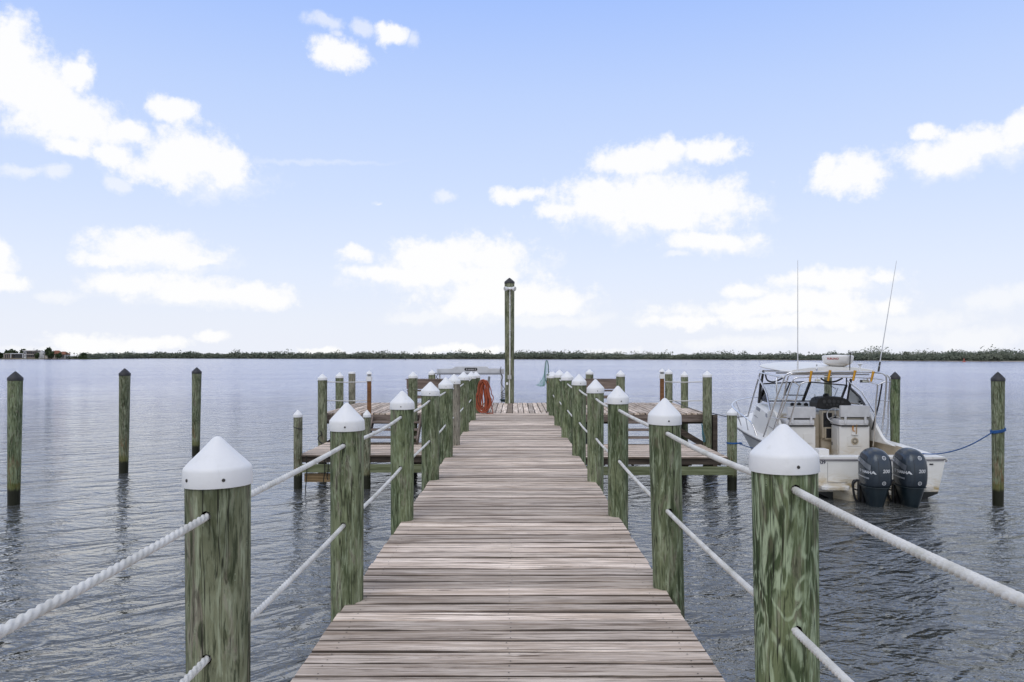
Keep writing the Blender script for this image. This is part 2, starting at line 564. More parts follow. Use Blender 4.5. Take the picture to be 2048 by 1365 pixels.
LBR_RED = mat_lumber('brown_post_wood', (0.13, 0.06, 0.025), (0.26, 0.13, 0.06))
ALU = simple('brushed_aluminium', (0.62, 0.63, 0.66), 0.42, 0.75, 0.08)
STEEL = simple('polished_stainless', (0.72, 0.72, 0.74), 0.16, 0.95, 0.05)
BLACK = simple('black_plastic', (0.014, 0.014, 0.016), 0.45, var=0.3)
BLACKF = simple('black_painted_frame', (0.03, 0.028, 0.027), 0.4, var=0.25)
GOLD = simple('gold_anodised', (0.55, 0.27, 0.025), 0.28, 0.7, 0.15)
GLASS = mat_glass()
WATERM = mat_water()


# ------------------------------------------------------------------ mesh builder
class MB:
    def __init__(self):
        self.v, self.f, self.mi, self.cur = [], [], [], 0

    def add(self, verts, faces):
        b = len(self.v)
        self.v += [tuple(p) for p in verts]
        for f in faces:
            self.f.append(tuple(i + b for i in f))
            self.mi.append(self.cur)
        return self

    def box(self, x0, x1, y0, y1, z0, z1):
        vs_ = [(x, y, z) for z in (z0, z1) for y in (y0, y1) for x in (x0, x1)]
        return self.add(vs_, [(0, 2, 3, 1), (4, 5, 7, 6), (0, 1, 5, 4), (2, 6, 7, 3), (0, 4, 6, 2), (1, 3, 7, 5)])

    def beam(self, a, b, w, h, up=(0, 0, 1)):
        a, b, up = Vector(a), Vector(b), Vector(up)
        t = (b - a).normalized()
        s = t.cross(up)
        s = s.normalized() if s.length > 1e-6 else Vector((1, 0, 0))
        u = s.cross(t).normalized()
        vs_ = []
        for p in (a, b):
            for su, sw in ((-1, -1), (1, -1), (1, 1), (-1, 1)):
                vs_.append(p + s * (su * w / 2) + u * (sw * h / 2))
        return self.add(vs_, [(3, 2, 1, 0), (4, 5, 6, 7), (0, 1, 5, 4), (1, 2, 6, 5), (2, 3, 7, 6), (3, 0, 4, 7)])

    def tube(self, pts, r, seg=8, closed=False, caps=True):
        pts = [Vector(p) for p in pts]
        n = len(pts)
        rr = r if isinstance(r, (list, tuple)) else [r] * n
        vs_, fs = [], []
        prev = None
        for i, p in enumerate(pts):
            if closed:
                t = pts[(i + 1) % n] - pts[i - 1]
            else:
                t = pts[min(i + 1, n - 1)] - pts[max(i - 1, 0)]
            t = t.normalized() if t.length > 1e-9 else Vector((0, 0, 1))
            if prev is None:
                ref = Vector((0, 0, 1)) if abs(t.z) < 0.9 else Vector((1, 0, 0))
                u = t.cross(ref).normalized()
            else:
                u = prev - t * prev.dot(t)
                u = u.normalized() if u.length > 1e-6 else t.orthogonal().normalized()
            prev = u
            w = t.cross(u)
            for k in range(seg):
                a = 2 * pi * k / seg
                vs_.append(p + (u * cos(a) + w * sin(a)) * rr[i])
        m = n if closed else n - 1
        for i in range(m):
            j = (i + 1) % n
            for k in range(seg):
                k2 = (k + 1) % seg
                fs.append((i * seg + k, i * seg + k2, j * seg + k2, j * seg + k))
        if caps and not closed:
            fs.append(tuple(range(seg - 1, -1, -1)))
            fs.append(tuple((n - 1) * seg + k for k in range(seg)))
        return self.add(vs_, fs)

    def lathe(self, prof, seg=24, c=(0, 0, 0), caps=True):
        """prof: list of (r, z) from bottom to top"""
        vs_, fs = [], []
        n = len(prof)
        for r, z in prof:
            for k in range(seg):
                a = 2 * pi * k / seg
                vs_.append((c[0] + r * cos(a), c[1] + r * sin(a), c[2] + z))
        for i in range(n - 1):
            for k in range(seg):
                k2 = (k + 1) % seg
                fs.append((i * seg + k, i * seg + k2, (i + 1) * seg + k2, (i + 1) * seg + k))
        if caps:
            fs.append(tuple(range(seg - 1, -1, -1)))
            fs.append(tuple((n - 1) * seg + k for k in range(seg)))
        return self.add(vs_, fs)

    def loft(self, rings, caps=True, closed=True):
        n = len(rings[0])
        vs_ = [p for r in rings for p in r]
        fs = []
        for i in range(len(rings) - 1):
            for k in range(n if closed else n - 1):
                k2 = (k + 1) % n
                fs.append((i * n + k, i * n + k2, (i + 1) * n + k2, (i + 1) * n + k))
        if caps:
            fs.append(tuple(range(n - 1, -1, -1)))
            fs.append(tuple((len(rings) - 1) * n + k for k in range(n)))
        return self.add(vs_, fs)

    def prism(self, poly, axis, a, b):
        """extrude a 2-D polygon along an axis from a to b; axis 'x': poly is (y, z); 'y': (x, z); 'z': (x, y)"""
        def pt(p, t):
            return {'x': (t, p[0], p[1]), 'y': (p[0], t, p[1]), 'z': (p[0], p[1], t)}[axis]
        n = len(poly)
        vs_ = [pt(p, a) for p in poly] + [pt(p, b) for p in poly]
        fs = [tuple(range(n - 1, -1, -1)), tuple(range(n, 2 * n))]
        for k in range(n):
            k2 = (k + 1) % n
            fs.append((k, k2, n + k2, n + k))
        return self.add(vs_, fs)

    def mesh(self, name, mats, smooth=None, fix=True, bevel=0.0):
        me = bpy.data.meshes.new(name)
        me.from_pydata(self.v, [], self.f)
        for m in (mats if isinstance(mats, (list, tuple)) else [mats]):
            me.materials.append(m)
        if any(self.mi):
            me.polygons.foreach_set('material_index', self.mi)
        if fix or bevel:
            bm = bmesh.new()
            bm.from_mesh(me)
            if fix:
                bmesh.ops.recalc_face_normals(bm, faces=bm.faces)
            if bevel:
                es = [e for e in bm.edges if len(e.link_faces) == 2 and e.calc_face_angle(0) > 0.6]
                bmesh.ops.bevel(bm, geom=es, offset=bevel, segments=2, profile=0.7, affect='EDGES', clamp_overlap=True)
            bm.to_mesh(me)
            bm.free()
        if smooth:
            me.polygons.foreach_set('use_smooth', [True] * len(me.polygons))
            me.set_sharp_from_angle(angle=radians(smooth))
        me.update()
        return me

    def build(self, name, mats, parent=None, loc=None, smooth=None, **kw):
        return link(name, self.mesh(name, mats, smooth, **kw), parent, loc)


def link(name, data, parent=None, loc=None):
    o = bpy.data.objects.new(name, data)
    COL.objects.link(o)
    if parent is not None:
        o.parent = parent
    if loc is not None:
        o.location = loc
    return o


def thing(name, label, cat, loc=(0, 0, 0), group=None, rotz=0.0):
    o = bpy.data.objects.new(name, None)
    COL.objects.link(o)
    o.location = loc
    o.rotation_euler = (0, 0, rotz)
    o.empty_display_size = 0.2
    return tag(o, label, cat, group)


def tag(o, label, cat, group=None):
    o['label'] = label
    o['category'] = cat
    if group:
        o['group'] = group
    return o


def kind(o, k):
    o['kind'] = k
    return o


def smooth_path(pts, n=6):
    """Catmull-Rom through the points"""
    pts = [Vector(p) for p in pts]
    out = []
    for i in range(len(pts) - 1):
        p0, p1, p2, p3 = pts[max(i - 1, 0)], pts[i], pts[i + 1], pts[min(i + 2, len(pts) - 1)]
        for k in range(n):
            t = k / n
            out.append(0.5 * ((2 * p1) + (p2 - p0) * t + (2 * p0 - 5 * p1 + 4 * p2 - p3) * t * t + (3 * p1 - p0 - 3 * p2 + p3) * t ** 3))
    out.append(pts[-1])
    return out


def text_mesh(body, size, ext=0.0, shear=0.0, bold=0.0):
    cu = bpy.data.curves.new('lettering', 'FONT')
    cu.body = body
    cu.size = size
    cu.extrude = ext
    cu.shear = shear
    cu.offset = bold
    cu.align_x = 'CENTER'
    cu.align_y = 'CENTER'
    cu.resolution_u = 3
    o = bpy.data.objects.new('lettering', cu)
    COL.objects.link(o)
    bpy.context.view_layer.update()
    me = bpy.data.meshes.new_from_object(o)
    bpy.data.objects.remove(o)
    bpy.data.curves.remove(cu)
    return me


# ------------------------------------------------------------------ water, far shore
w = MB()
w.add([(-9000, -400, WATER), (9000, -400, WATER), (9000, 9000, WATER), (-9000, 9000, WATER)], [(0, 1, 2, 3)])
kind(w.build('water', WATERM, fix=False), 'structure')


def shore_d(px):
    """distance of the far waterline by photo column"""
    t = [(-900, 900), (-200, 830), (60, 800), (170, 830), (215, 1000), (300, 1250), (700, 950), (1000, 860), (1400, 700), (1700, 560), (1900, 450), (2300, 400), (3200, 420)]
    for (a, da), (b, db) in zip(t, t[1:]):
        if a <= px <= b:
            return da + (db - da) * (px - a) / (b - a)
    return t[0][1] if px < t[0][0] else t[-1][1]


def m_shore():
    m = M('far_shore_ground')
    g = m.node('ShaderNodeNewGeometry')
    sp = m.node('ShaderNodeSeparateXYZ')
    m.l.new(g.outputs['Position'], sp.inputs[0])
    f = m.noise(m.coord((0.05, 0.05, 0.2)), 1.0, 4)
    veg = m.mix(m.rng(f, 0.35, 0.65), (0.055, 0.06, 0.02), (0.11, 0.10, 0.04))
    sand = m.mix(m.rng(f, 0.4, 0.6), (0.33, 0.30, 0.26), (0.16, 0.13, 0.10))
    m.color(m.mix(m.rng(sp.outputs[2], WATER + 0.35, WATER + 0.6), sand, veg)).set(rough=0.9)
    return m.mat


rows = []
for i in range(0, 206):
    px = -900 + i * 20
    d0 = shore_d(px)
    row = []
    for off, z in ((0, WATER - 0.2), (1.5, WATER + 0.3), (4, WATER + 0.7), (30, WATER + 1.2), (320, WATER + 2.0)):
        p = P(px, 0, d0 + off + 2 * noise.noise((px * 0.02, 0, 0)))
        row.append((p.x, p.y, z))
    rows.append(row)
sh = MB()
sh.loft(rows, caps=False, closed=False)
kind(sh.build('far_shore', m_shore()), 'structure')

LEAF_FAR = mat_foliage('far_foliage', (0.100, 0.122, 0.088), (0.165, 0.178, 0.125), 0.05)  # leaf colours lightened to paint in distance haze
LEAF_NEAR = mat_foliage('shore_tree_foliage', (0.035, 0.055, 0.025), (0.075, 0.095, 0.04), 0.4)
BARK = simple('tree_bark', (0.12, 0.095, 0.075), 0.9)


def clump(mb, c, rx, rz, n, s):
    """a leafy crown: leaf-sized triangles through an ellipsoid's volume"""
    for _ in range(n):
        while True:
            u = Vector((random.uniform(-1, 1), random.uniform(-1, 1), random.uniform(-1, 1)))
            if 0.15 < u.length < 1:
                break
        p = Vector((c[0] + u.x * rx, c[1] + u.y * rx, c[2] + u.z * rz))
        a = Vector((random.uniform(-1, 1), random.uniform(-1, 1), random.uniform(-0.7, 0.7))).normalized()
        b = a.orthogonal().normalized()
        k = s * random.uniform(0.6, 1.3)
        mb.add([p + a * k, p + b * k * 0.8, p - a * k * 0.8 - b * k * 0.5], [(0, 1, 2)])


wood = MB()
px = -700.0
while px < 2900:
    d0 = shore_d(px)
    skip = px < 160
    hpx = 11.0 + (px > 1000) * 1.0 + max(0, min(1, (px - 1500) / 400)) * 7.0     # height of the woods in photo pixels
    hpx *= 0.86 + 0.34 * noise.noise((px * 0.013, 3.3, 0)) + 0.30 * noise.noise((px * 0.05, 8.3, 0))
    if 150 < px < 300:
        hpx *= 0.9
    H = hpx * d0 / FPX * 1.42
    if not skip:
        for row_ in range(3):
            dd = d0 + 6 + row_ * 9
            h = H * (0.56 + 0.17 * row_) * random.uniform(0.80, 1.10) * (random.uniform(1.2, 1.5) if random.random() < 0.10 else 1)
            c = P(px + random.uniform(-2, 2), 0, dd)
            base = WATER + 0.5
            clump(wood, (c.x, c.y, base + h * 0.52), h * 0.5 + 0.8, h * 0.5, 60, max(0.042 * h + 0.3, d0 * 0.0011))
        # dense low growth behind the beach
        c = P(px, 0, d0 + 5)
        clump(wood, (c.x, c.y, WATER + 0.3 + H * 0.22), H * 0.5 + 0.8, H * 0.27, 22, max(0.06 * H + 0.3, d0 * 0.0014))
    px += 2.6 + 0.9 * random.random()
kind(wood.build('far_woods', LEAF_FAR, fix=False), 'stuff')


def tree(name, label, base, h, cr, trunk_r, spread=0.35, leaf=LEAF_NEAR, n=160, group=None, s=None, lobes=5, cat='tree'):
    t = thing(name, label, cat, base, group)
    tr = MB()
    tr.tube([(0, 0, -0.3), (0.02 * h, 0, h * 0.35), (0.0, 0.02 * h, h * (1 - spread))], [trunk_r, trunk_r * 0.8, trunk_r * 0.45], 6)
    for k in range(3):
        a = k * 2.1 + random.random()
        tr.tube([(0, 0, h * 0.45), (cr * 0.5 * cos(a), cr * 0.5 * sin(a), h * (1 - spread))], [trunk_r * 0.5, trunk_r * 0.2], 5)
    tr.build('trunk', BARK, t, smooth=40)
    cr_ = MB()
    for k in range(lobes):
        a = 2 * pi * k / lobes + random.random()
        q = 0.5 * cr if k else 0
        clump(cr_, (q * cos(a), q * sin(a), h * (1 - spread * 0.62) + random.uniform(-0.2, 0.2) * spread * h), cr * 0.62, spread * h * 0.5, n // lobes, s or 0.12 * cr)
    cr_.build('crown', leaf, t, fix=False)
    return t


def palm(name, label, base, h, group=None):
    t = thing(name, label, 'palm tree', base, group)
    tr = MB()
    lean = random.uniform(-0.06, 0.06) * h
    tr.tube([(0, 0, -0.3), (lean * 0.4, 0, h * 0.5), (lean, 0, h * 0.86)], [0.22, 0.16, 0.13], 6)
    tr.build('trunk', BARK, t)
    cr_ = MB()
    for k in range(26):
        a = k * 2.399
        e = random.uniform(-0.5, 1.1)
        L = h * 0.2
        d1 = Vector((cos(a) * cos(e), sin(a) * cos(e), sin(e)))
        p0 = Vector((lean, 0, h * 0.86))
        p1, p2 = p0 + d1 * L * 0.6, p0 + d1 * L + Vector((0, 0, -L * 0.35))
        sd = d1.cross(Vector((0, 0, 1))).normalized() * L * 0.16
        cr_.add([p0, p1 + sd, p2, p1 - sd], [(0, 1, 2, 3)])
    cr_.build('crown', LEAF_NEAR, t, fix=False)
    return t


SHZ = WATER + 0.9
for k, (px_, top) in enumerate([(330, 704), (470, 702), (566, 704.5), (690, 703), (746, 701), (838, 703), (980, 702), (1110, 701.5), (1140, 702), (1262, 702),
                                (1345, 703), (1490, 703), (1520, 703.5), (1560, 702), (1618, 703)]):
    d_ = shore_d(px_) + 16
    b = P(px_, 0, d_)
    hz = P(px_, top, d_).z - SHZ
    palm('palm_tree', 'small palm above the far woods, ' + ['between the second and third mooring piles', 'over the open water past the third mooring pile', 'over the short piles of the low platform', 'over the roped piles of the end platform',
                                                            'over the lantern post on the hose side', 'over the bench pile on the hose side', 'over the lift beam beside the tall pole', 'just past the landing net', 'a little further past the landing net', 'over the pile by the steps on the boat side',
                                                            'over the lantern post on the boat side', 'over the bow rail of the boat', 'above the front of the boat roof', 'between bow and first antenna', 'beside the radar dome'][k],
         (b.x, b.y, SHZ), hz, 'palms above the far woods')
for k, (px_, top) in enumerate([(1760, 704), (1812, 703), (1868, 704), (1912, 703.5), (1965, 702.5), (2010, 703)]):
    d_ = shore_d(px_) + 14
    b = P(px_, 0, d_)
    hz = P(px_, top, d_).z - SHZ
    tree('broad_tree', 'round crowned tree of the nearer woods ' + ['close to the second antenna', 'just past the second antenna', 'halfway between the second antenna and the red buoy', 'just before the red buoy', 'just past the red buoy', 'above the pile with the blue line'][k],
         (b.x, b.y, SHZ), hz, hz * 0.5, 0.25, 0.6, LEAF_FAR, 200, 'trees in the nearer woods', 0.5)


def ground_at(px_, py, d):
    p = P(px_, py, d)
    return p


HD = 818.0
lawn_z = WATER + 0.9


def wpx(px_, d=HD):
    return (px_ - CX) / FPX * d


def hz(py, d=HD):
    return CAM_H - (py - CY) / FPX * d


WALLW = simple('white_stucco', (0.55, 0.55, 0.55), 0.8)
WALLB = simple('brown_stucco', (0.24, 0.19, 0.15), 0.8)
WALLC = simple('pale_stucco', (0.55, 0.50, 0.45), 0.8)
ROOFP = simple('pale_flat_roof', (0.58, 0.55, 0.50), 0.8)
ROOFO = simple('orange_roof_tile', (0.22, 0.085, 0.045), 0.8, var=0.25)
WIND = simple('dark_window', (0.03, 0.035, 0.04), 0.2)
LAWN = simple('lawn_edge', (0.12, 0.125, 0.035), 0.9)


def block(parent, name, mat, x0, x1, y0, y1, z0, z1):
    b_ = MB()
    b_.box(x0, x1, y0, y1, z0, z1)
    return b_.build(name, mat, parent)


def house_at(name, label, px0, px1):
    cx_ = wpx((px0 + px1) / 2)
    return thing(name, label, 'house', (cx_, HD, 0)), (lambda p: wpx(p) - cx_)


# long white pavilion
hs_, X = house_at('waterside_pavilion', 'long low white pavilion with dark glazed front beside the brown flat roofed house', 20.5, 46)
block(hs_, 'back_wall', WALLC, X(21), X(45.8), 5, 5.3, lawn_z, hz(708))
block(hs_, 'roof', WALLW, X(20.5), X(46), 0, 5.5, hz(708.4), hz(706.9))
for p in (21.2, 45):
    block(hs_, 'column', WALLW, X(p - 0.6), X(p + 0.6), 0.2, 0.7, lawn_z, hz(708.4) - 0.01)
for k in range(6):
    block(hs_, 'window', WIND, X(22.4 + k * 3.7), X(25.8 + k * 3.7), 3.0, 3.1, lawn_z + 0.6, hz(709))
block(hs_, 'terrace', WALLB, X(20.6), X(46), -1.5, 3.0, lawn_z - 0.6, lawn_z + 0.5)
# brown two-storey house with white stair tower
hs_, X = house_at('two_storey_house', 'brown two storey flat roofed house with white stair tower on the far shore', 46, 71)
block(hs_, 'wall', WALLB, X(51.2), X(70), 2.2, 12, lawn_z - 0.5, hz(702.8))
block(hs_, 'stair_tower', WALLW, X(46), X(51), 1.0, 10, lawn_z - 0.5, hz(701.8))
rf = block(hs_, 'roof', ROOFP, X(44.5), X(71), 0.2, 13, hz(702.6), hz(701))
block(rf, 'roof_mast', WALLW, X(60.2), X(60.9), 6, 6.4, hz(701), hz(696.8))
block(hs_, 'balcony', WALLC, X(51.3), X(70.2), 0.4, 2.1, hz(709.9), hz(709.1))
for st, (ya, yb) in enumerate(((704.2, 708.4), (710.6, 714.4))):
    for k in range(5):
        block(hs_, 'window', WIND, X(52.4 + k * 3.5), X(54.8 + k * 3.5), 2.05, 2.19, hz(yb), hz(ya))
block(hs_, 'window', WIND, X(47.7), X(49.8), 0.85, 0.99, hz(708.6), hz(704.3))
block(hs_, 'window', WIND, X(47.7), X(49.8), 0.85, 0.99, hz(713.6), hz(711.2))
# stepped white house
hs_, X = house_at('stepped_house', 'stepped white cubic house between the brown house and the dark tall tree', 72, 92)
block(hs_, 'wall', WALLW, X(71.5), X(80), 3, 11, lawn_z - 0.5, hz(704.4))
block(hs_, 'wall', WALLW, X(80.02), X(86), 2, 10, lawn_z - 0.5, hz(704.8))
block(hs_, 'upper_block', WALLW, X(76.5), X(80.5), 4, 9, hz(704.4) + 0.005, hz(702.4))
block(hs_, 'side_wing', WALLC, X(86.02), X(91.4), 3, 9, lawn_z - 0.5, hz(705.4))
block(hs_, 'roof', WALLW, X(85.8), X(92), 2.4, 9.4, hz(705.4) + 0.005, hz(704.6))
for (a, b_, c, d_) in ((83.6, 85, 710, 707.6), (87, 90.6, 711.5, 706.2), (73, 75.5, 712, 709)):
    block(hs_, 'window', WIND, X(a), X(b_), 1.8 if a > 80 and a < 86 else 2.85, 1.95 if a > 80 and a < 86 else 2.99, hz(c), hz(d_))


def hip_house(name, label, a, b_, y_eave, y_ridge, wallmat, front=3.0):
    h_, X_ = house_at(name, label, a, b_)
    block(h_, 'wall', wallmat, X_(a + 1), X_(b_ - 1), front, front + 9, lawn_z - 0.5, hz(y_eave))
    r_ = MB()
    x0, x1, ze, zr = X_(a), X_(b_), hz(y_eave), hz(y_ridge)
    yb, yf = front + 10, front - 1
    q = (x1 - x0) * 0.3
    r_.add([(x0, yf, ze + 0.01), (x1, yf, ze + 0.01), (x1, yb, ze + 0.01), (x0, yb, ze + 0.01), (x0 + q, (yf + yb) / 2, zr), (x1 - q, (yf + yb) / 2, zr)],
           [(0, 1, 5, 4), (1, 2, 5), (2, 3, 4, 5), (3, 0, 4), (3, 2, 1, 0)])
    r_.build('roof', ROOFO, h_)
    n_ = 4
    for k in range(n_):
        u = a + 2.5 + (b_ - a - 5) * (k + 0.3) / n_
        block(h_, 'window', WIND, X_(u), X_(u + (b_ - a - 5) / n_ * 0.5), front - 0.12, front - 0.01, lawn_z + 0.8, hz(y_eave) - 0.6)


hip_house('tile_roof_house', 'orange hip roofed house half hidden behind the dark tall tree', 91.5, 113, 708.5, 701.2, WALLC, 6)
hip_house('garden_house', 'white walled house with small orange roof beside the shore palms', 112.5, 130.5, 709.3, 703.4, WALLW, 1)
hs_, X = house_at('shore_cabin', 'low brown cabin with pale roof at the edge of the far lawn', 4, 20)
block(hs_, 'wall', WALLB, X(4), X(19.5), 3, 9, lawn_z - 0.5, hz(708))
block(hs_, 'roof', ROOFP, X(8), X(20.2), 2.4, 9.5, hz(708) + 0.005, hz(707.2))
for k in range(3):
    block(hs_, 'window', WIND, X(6 + k * 4.4), X(8.4 + k * 4.4), 2.86, 2.98, lawn_z + 0.5, hz(709.8))
la = MB()
la.box(wpx(-160), wpx(168), HD - 9, HD + 30, WATER - 0.3, lawn_z - 0.25)
kind(la.build('lawn', LAWN), 'structure')
sw = MB()
sw.box(wpx(-160), wpx(168), HD - 9.6, HD - 9.02, WATER - 0.3, WATER + 0.75)
tag(sw.build('sea_wall', simple('dark_sea_wall', (0.10, 0.085, 0.075), 0.9)), 'low dark sea wall below the houses on the far shore', 'sea wall')
for (nm, lb, px_, top, wd, dd, sp, n_) in (
        ('broad_tree', 'wide domed dark tree behind the long white pavilion', 24, 698.4, 12.5, 22, 0.6, 260),
        ('broad_tree', 'small domed tree behind the roof of the brown flat roofed house', 47, 699, 6, 24, 0.55, 160),
        ('broad_tree', 'twin topped dark tree behind the stepped white house', 80, 699.5, 7, 24, 0.6, 160),
        ('tall_tree', 'dark tall tree rising highest between the white house and orange roofs', 96.5, 694.5, 6.0, 4, 0.55, 240),
        ('garden_tree', 'round bushy tree in front of the orange hip roof', 103, 702, 6.5, -2, 0.7, 200),
        ('garden_tree', 'small round tree in front of the stepped white house', 75, 705.2, 4.0, -3, 0.75, 140),
        ('garden_tree', 'dark bushy tree before the small orange roof', 119, 705, 5.5, -3, 0.75, 140),
        ('shore_tree', 'rounded dark tree at the end of the lawn where the woods begin', 168, 705.5, 6, 8, 0.75, 160),
        ('shore_tree', 'bushy tree beside the low brown cabin at the lawn edge', 2, 704, 5, 8, 0.7, 160)):
    d_ = HD + dd
    b = P(px_, 0, d_)
    h_ = CAM_H - (top - CY) / FPX * d_ - lawn_z
    tree(nm, lb, (b.x, b.y, lawn_z - 0.3), h_ + 0.3, wd * d_ / FPX, 0.3, sp, LEAF_NEAR, n_, None, 1.5)
for px_, top in ((133.5, 703.6), (140, 703.6), (126, 705.5), (148, 705)):
    b = P(px_, 0, HD + 3)
    palm('palm_tree', 'short dark palm at the end of the far lawn, ' + {133.5: 'first beyond the white walled house', 140: 'second beyond the white walled house', 126: 'before the white walled house wall', 148: 'last before the far woods'}[px_], (b.x, b.y, lawn_z - 0.3), CAM_H - (top - CY) / FPX * (HD + 3) - lawn_z, 'palms at the end of the far lawn')
for (a, b_, k) in ((130, 150, 0), (150, 168, 1)):
    hd_ = MB()
    for i in range(12):
        u = a + (b_ - a) * i / 11
        clump(hd_, (wpx(u), HD + 4 + random.uniform(-2, 2), lawn_z + 1.4), 2.0, 1.6, 34, 0.5)
    tag(hd_.build('shrub_hedge', LEAF_NEAR, fix=False), ['loose green shrubs under the palms at the end of the lawn', 'loose green shrubs between the lawn palms and the far woods'][k], 'hedge')
# long far pier
fp = thing('far_pier', 'thin dark pier on posts reaching out from the far woods', 'pier', (wpx(220), 870, 0))
b_ = MB()
b_.box(-18, 17, -1, 1, WATER + 0.9, WATER + 1.1)
b_.build('pier_deck', LBR_DARK, fp)
for k in range(9):
    pb = MB()
    pb.box(-17 + k * 4.2, -16.5 + k * 4.2, -1.3, -1.0, WATER - 0.5, WATER + (2.0 if k > 6 else 1.5))
    pb.build('post', LBR_DARK, fp)
# red channel buoy and two small markers
bx = P(1928, 727, 420)
by = thing('channel_buoy', 'small red channel buoy floating before the far woods', 'buoy', (bx.x, 420, WATER))
b_ = MB()
b_.lathe([(0.9, -0.3), (0.95, 0.25), (0.7, 0.35)], 12)
b_.build('float', simple('buoy_red', (0.42, 0.07, 0.03), 0.6), by, smooth=40)
b_ = MB()
b_.tube([(0, 0, 0.35), (0, 0, 1.8)], 0.28, 6)
b_.lathe([(0.45, 1.2), (0.05, 1.9)], 8)
b_.build('tower', simple('buoy_tower_red', (0.35, 0.08, 0.05), 0.6), by)
for px_, d_, lb in ((811, 640, 'thin dark channel marker far off behind the orange hose'), (1131, 640, 'thin dark channel marker far off beyond the landing net')):
    b_ = MB()
    b_.tube([(0, 0, -1), (0, 0, 1.3)], 0.25, 6)
    b_.lathe([(0.5, 1.2), (0.5, 1.9)], 4)
    o = b_.build('channel_marker', BLACK, None, (wpx(px_, d_), d_, WATER))
    tag(o, lb, 'marker')

# ------------------------------------------------------------------ pilings
SEG = 32


def cap_mesh(r, kind_):
    R = r + 0.0035
    if kind_ == 'cone':
        prof = [(R + 0.003, 0.0), (R + 0.0035, 0.002), (R + 0.001, 0.05), (R - 0.001, 0.058), (R - 0.006, 0.064), (R * 0.85, 0.075), (R * 0.5, 0.111), (R * 0.2, 0.1445), (R * 0.13, 0.152), (R * 0.07, 0.1555), (0.001, 0.157)]
    elif kind_ == 'flat':
        prof = [(R + 0.002, 0.0), (R, 0.045), (R - 0.01, 0.055), (0.001, 0.058)]
    else:
        prof = [(R + 0.002, 0.0), (R + 0.002, 0.055), (R - 0.006, 0.062), (R * 0.5, 0.125), (R * 0.08, 0.175), (0.001, 0.178)]
    mb = MB()
    mb.lathe(prof, 40, caps=False)
    return mb.mesh('cap', CAPB if kind_ == 'black' else CAPW, 50)


SCREW_ME = MB().lathe([(0.0055, -0.004), (0.0055, 0.0012), (0.003, 0.002)], 8).mesh('screw', SCREW)


def shaft_mesh(h, zb, r0, r1, lean, holes, seed, rough=0.012):
    """turned pile from zb up to h; radius r0 at top, r1 at z = -1.4; real drilled holes front and back"""
    rows_ = []
    z = h
    while z > zb:
        rows_.append(z)
        z -= 0.07
    rows_.append(zb)
    c = 0.021
    for zh in holes:
        rows_ = [q for q in rows_ if abs(q - zh) > 0.05]
        rows_ += [zh - c, zh, zh + c]
    rows_.sort(reverse=True)

    def pt(th, z):
        t = (h - z) / (h + 1.4)
        r = r0 + (r1 - r0) * t
        nz = noise.noise((cos(th) * 1.3 + seed, sin(th) * 1.3, z * 1.1 + seed)) * rough * 1.2 + noise.noise((cos(th) * 5 + seed, sin(th) * 5, z * 1.5)) * rough * 0.5
        r *= 1 + nz
        return Vector((r * cos(th) + lean[0] * (z - h), r * sin(th) + lean[1] * (z - h), z))

    mb = MB()
    vs_ = [pt(2 * pi * k / SEG - pi / 2, z) for z in rows_ for k in range(SEG)]
    mb.add(vs_, [])
    drop = set()
    centres = []
    for zh in holes:
        i = min(range(len(rows_)), key=lambda q: abs(rows_[q] - zh))
        for k0 in (0, SEG // 2):
            for di in (-1, 0):
                for dk in (-1, 0):
                    drop.add((i + di, (k0 + dk) % SEG))
            centres.append((i, k0, zh))
    for i in range(len(rows_) - 1):
        for k in range(SEG):
            if (i, k) in drop:
                continue
            k2 = (k + 1) % SEG
            mb.add([], [])
            mb.f.append((i * SEG + k, (i + 1) * SEG + k, (i + 1) * SEG + k2, i * SEG + k2))
            mb.mi.append(0)
    mb.f.append(tuple(range(SEG)))
    mb.mi.append(0)
    for i, k0, zh in centres:
        ring = [(i - 1, -1), (i - 1, 0), (i - 1, 1), (i, 1), (i + 1, 1), (i + 1, 0), (i + 1, -1), (i, -1)]
        outer = [a * SEG + (k0 + b) % SEG for a, b in ring]
        ctr = pt(2 * pi * k0 / SEG - pi / 2, zh)
        sgn = -1 if k0 == 0 else 1
        rh = 0.0165
        b0 = len(mb.v)
        for q, idx in enumerate(outer):
            p = Vector(mb.v[idx])
            d = Vector((p.x - ctr.x, 0, p.z - ctr.z)).normalized()
            y = (p.y + ctr.y) / 2 if abs(p.x - ctr.x) > 1e-4 else ctr.y
            mb.v.append((ctr.x + d.x * rh, y, ctr.z + d.z * rh))
        for q in range(8):
            p = Vector(mb.v[b0 + q])
            mb.v.append((p.x, p.y - sgn * 0.06, p.z))
        for q in range(8):
            q2 = (q + 1) % 8
            mb.f.append((outer[q], outer[q2], b0 + q2, b0 + q))
            mb.mi.append(0)
            mb.f.append((b0 + q, b0 + q2, b0 + 8 + q2, b0 + 8 + q))
            mb.mi.append(1)
        mb.f.append(tuple(b0 + 8 + q for q in range(8)))
        mb.mi.append(1)
    return mb.mesh('shaft', [PILE, HOLE], 40)


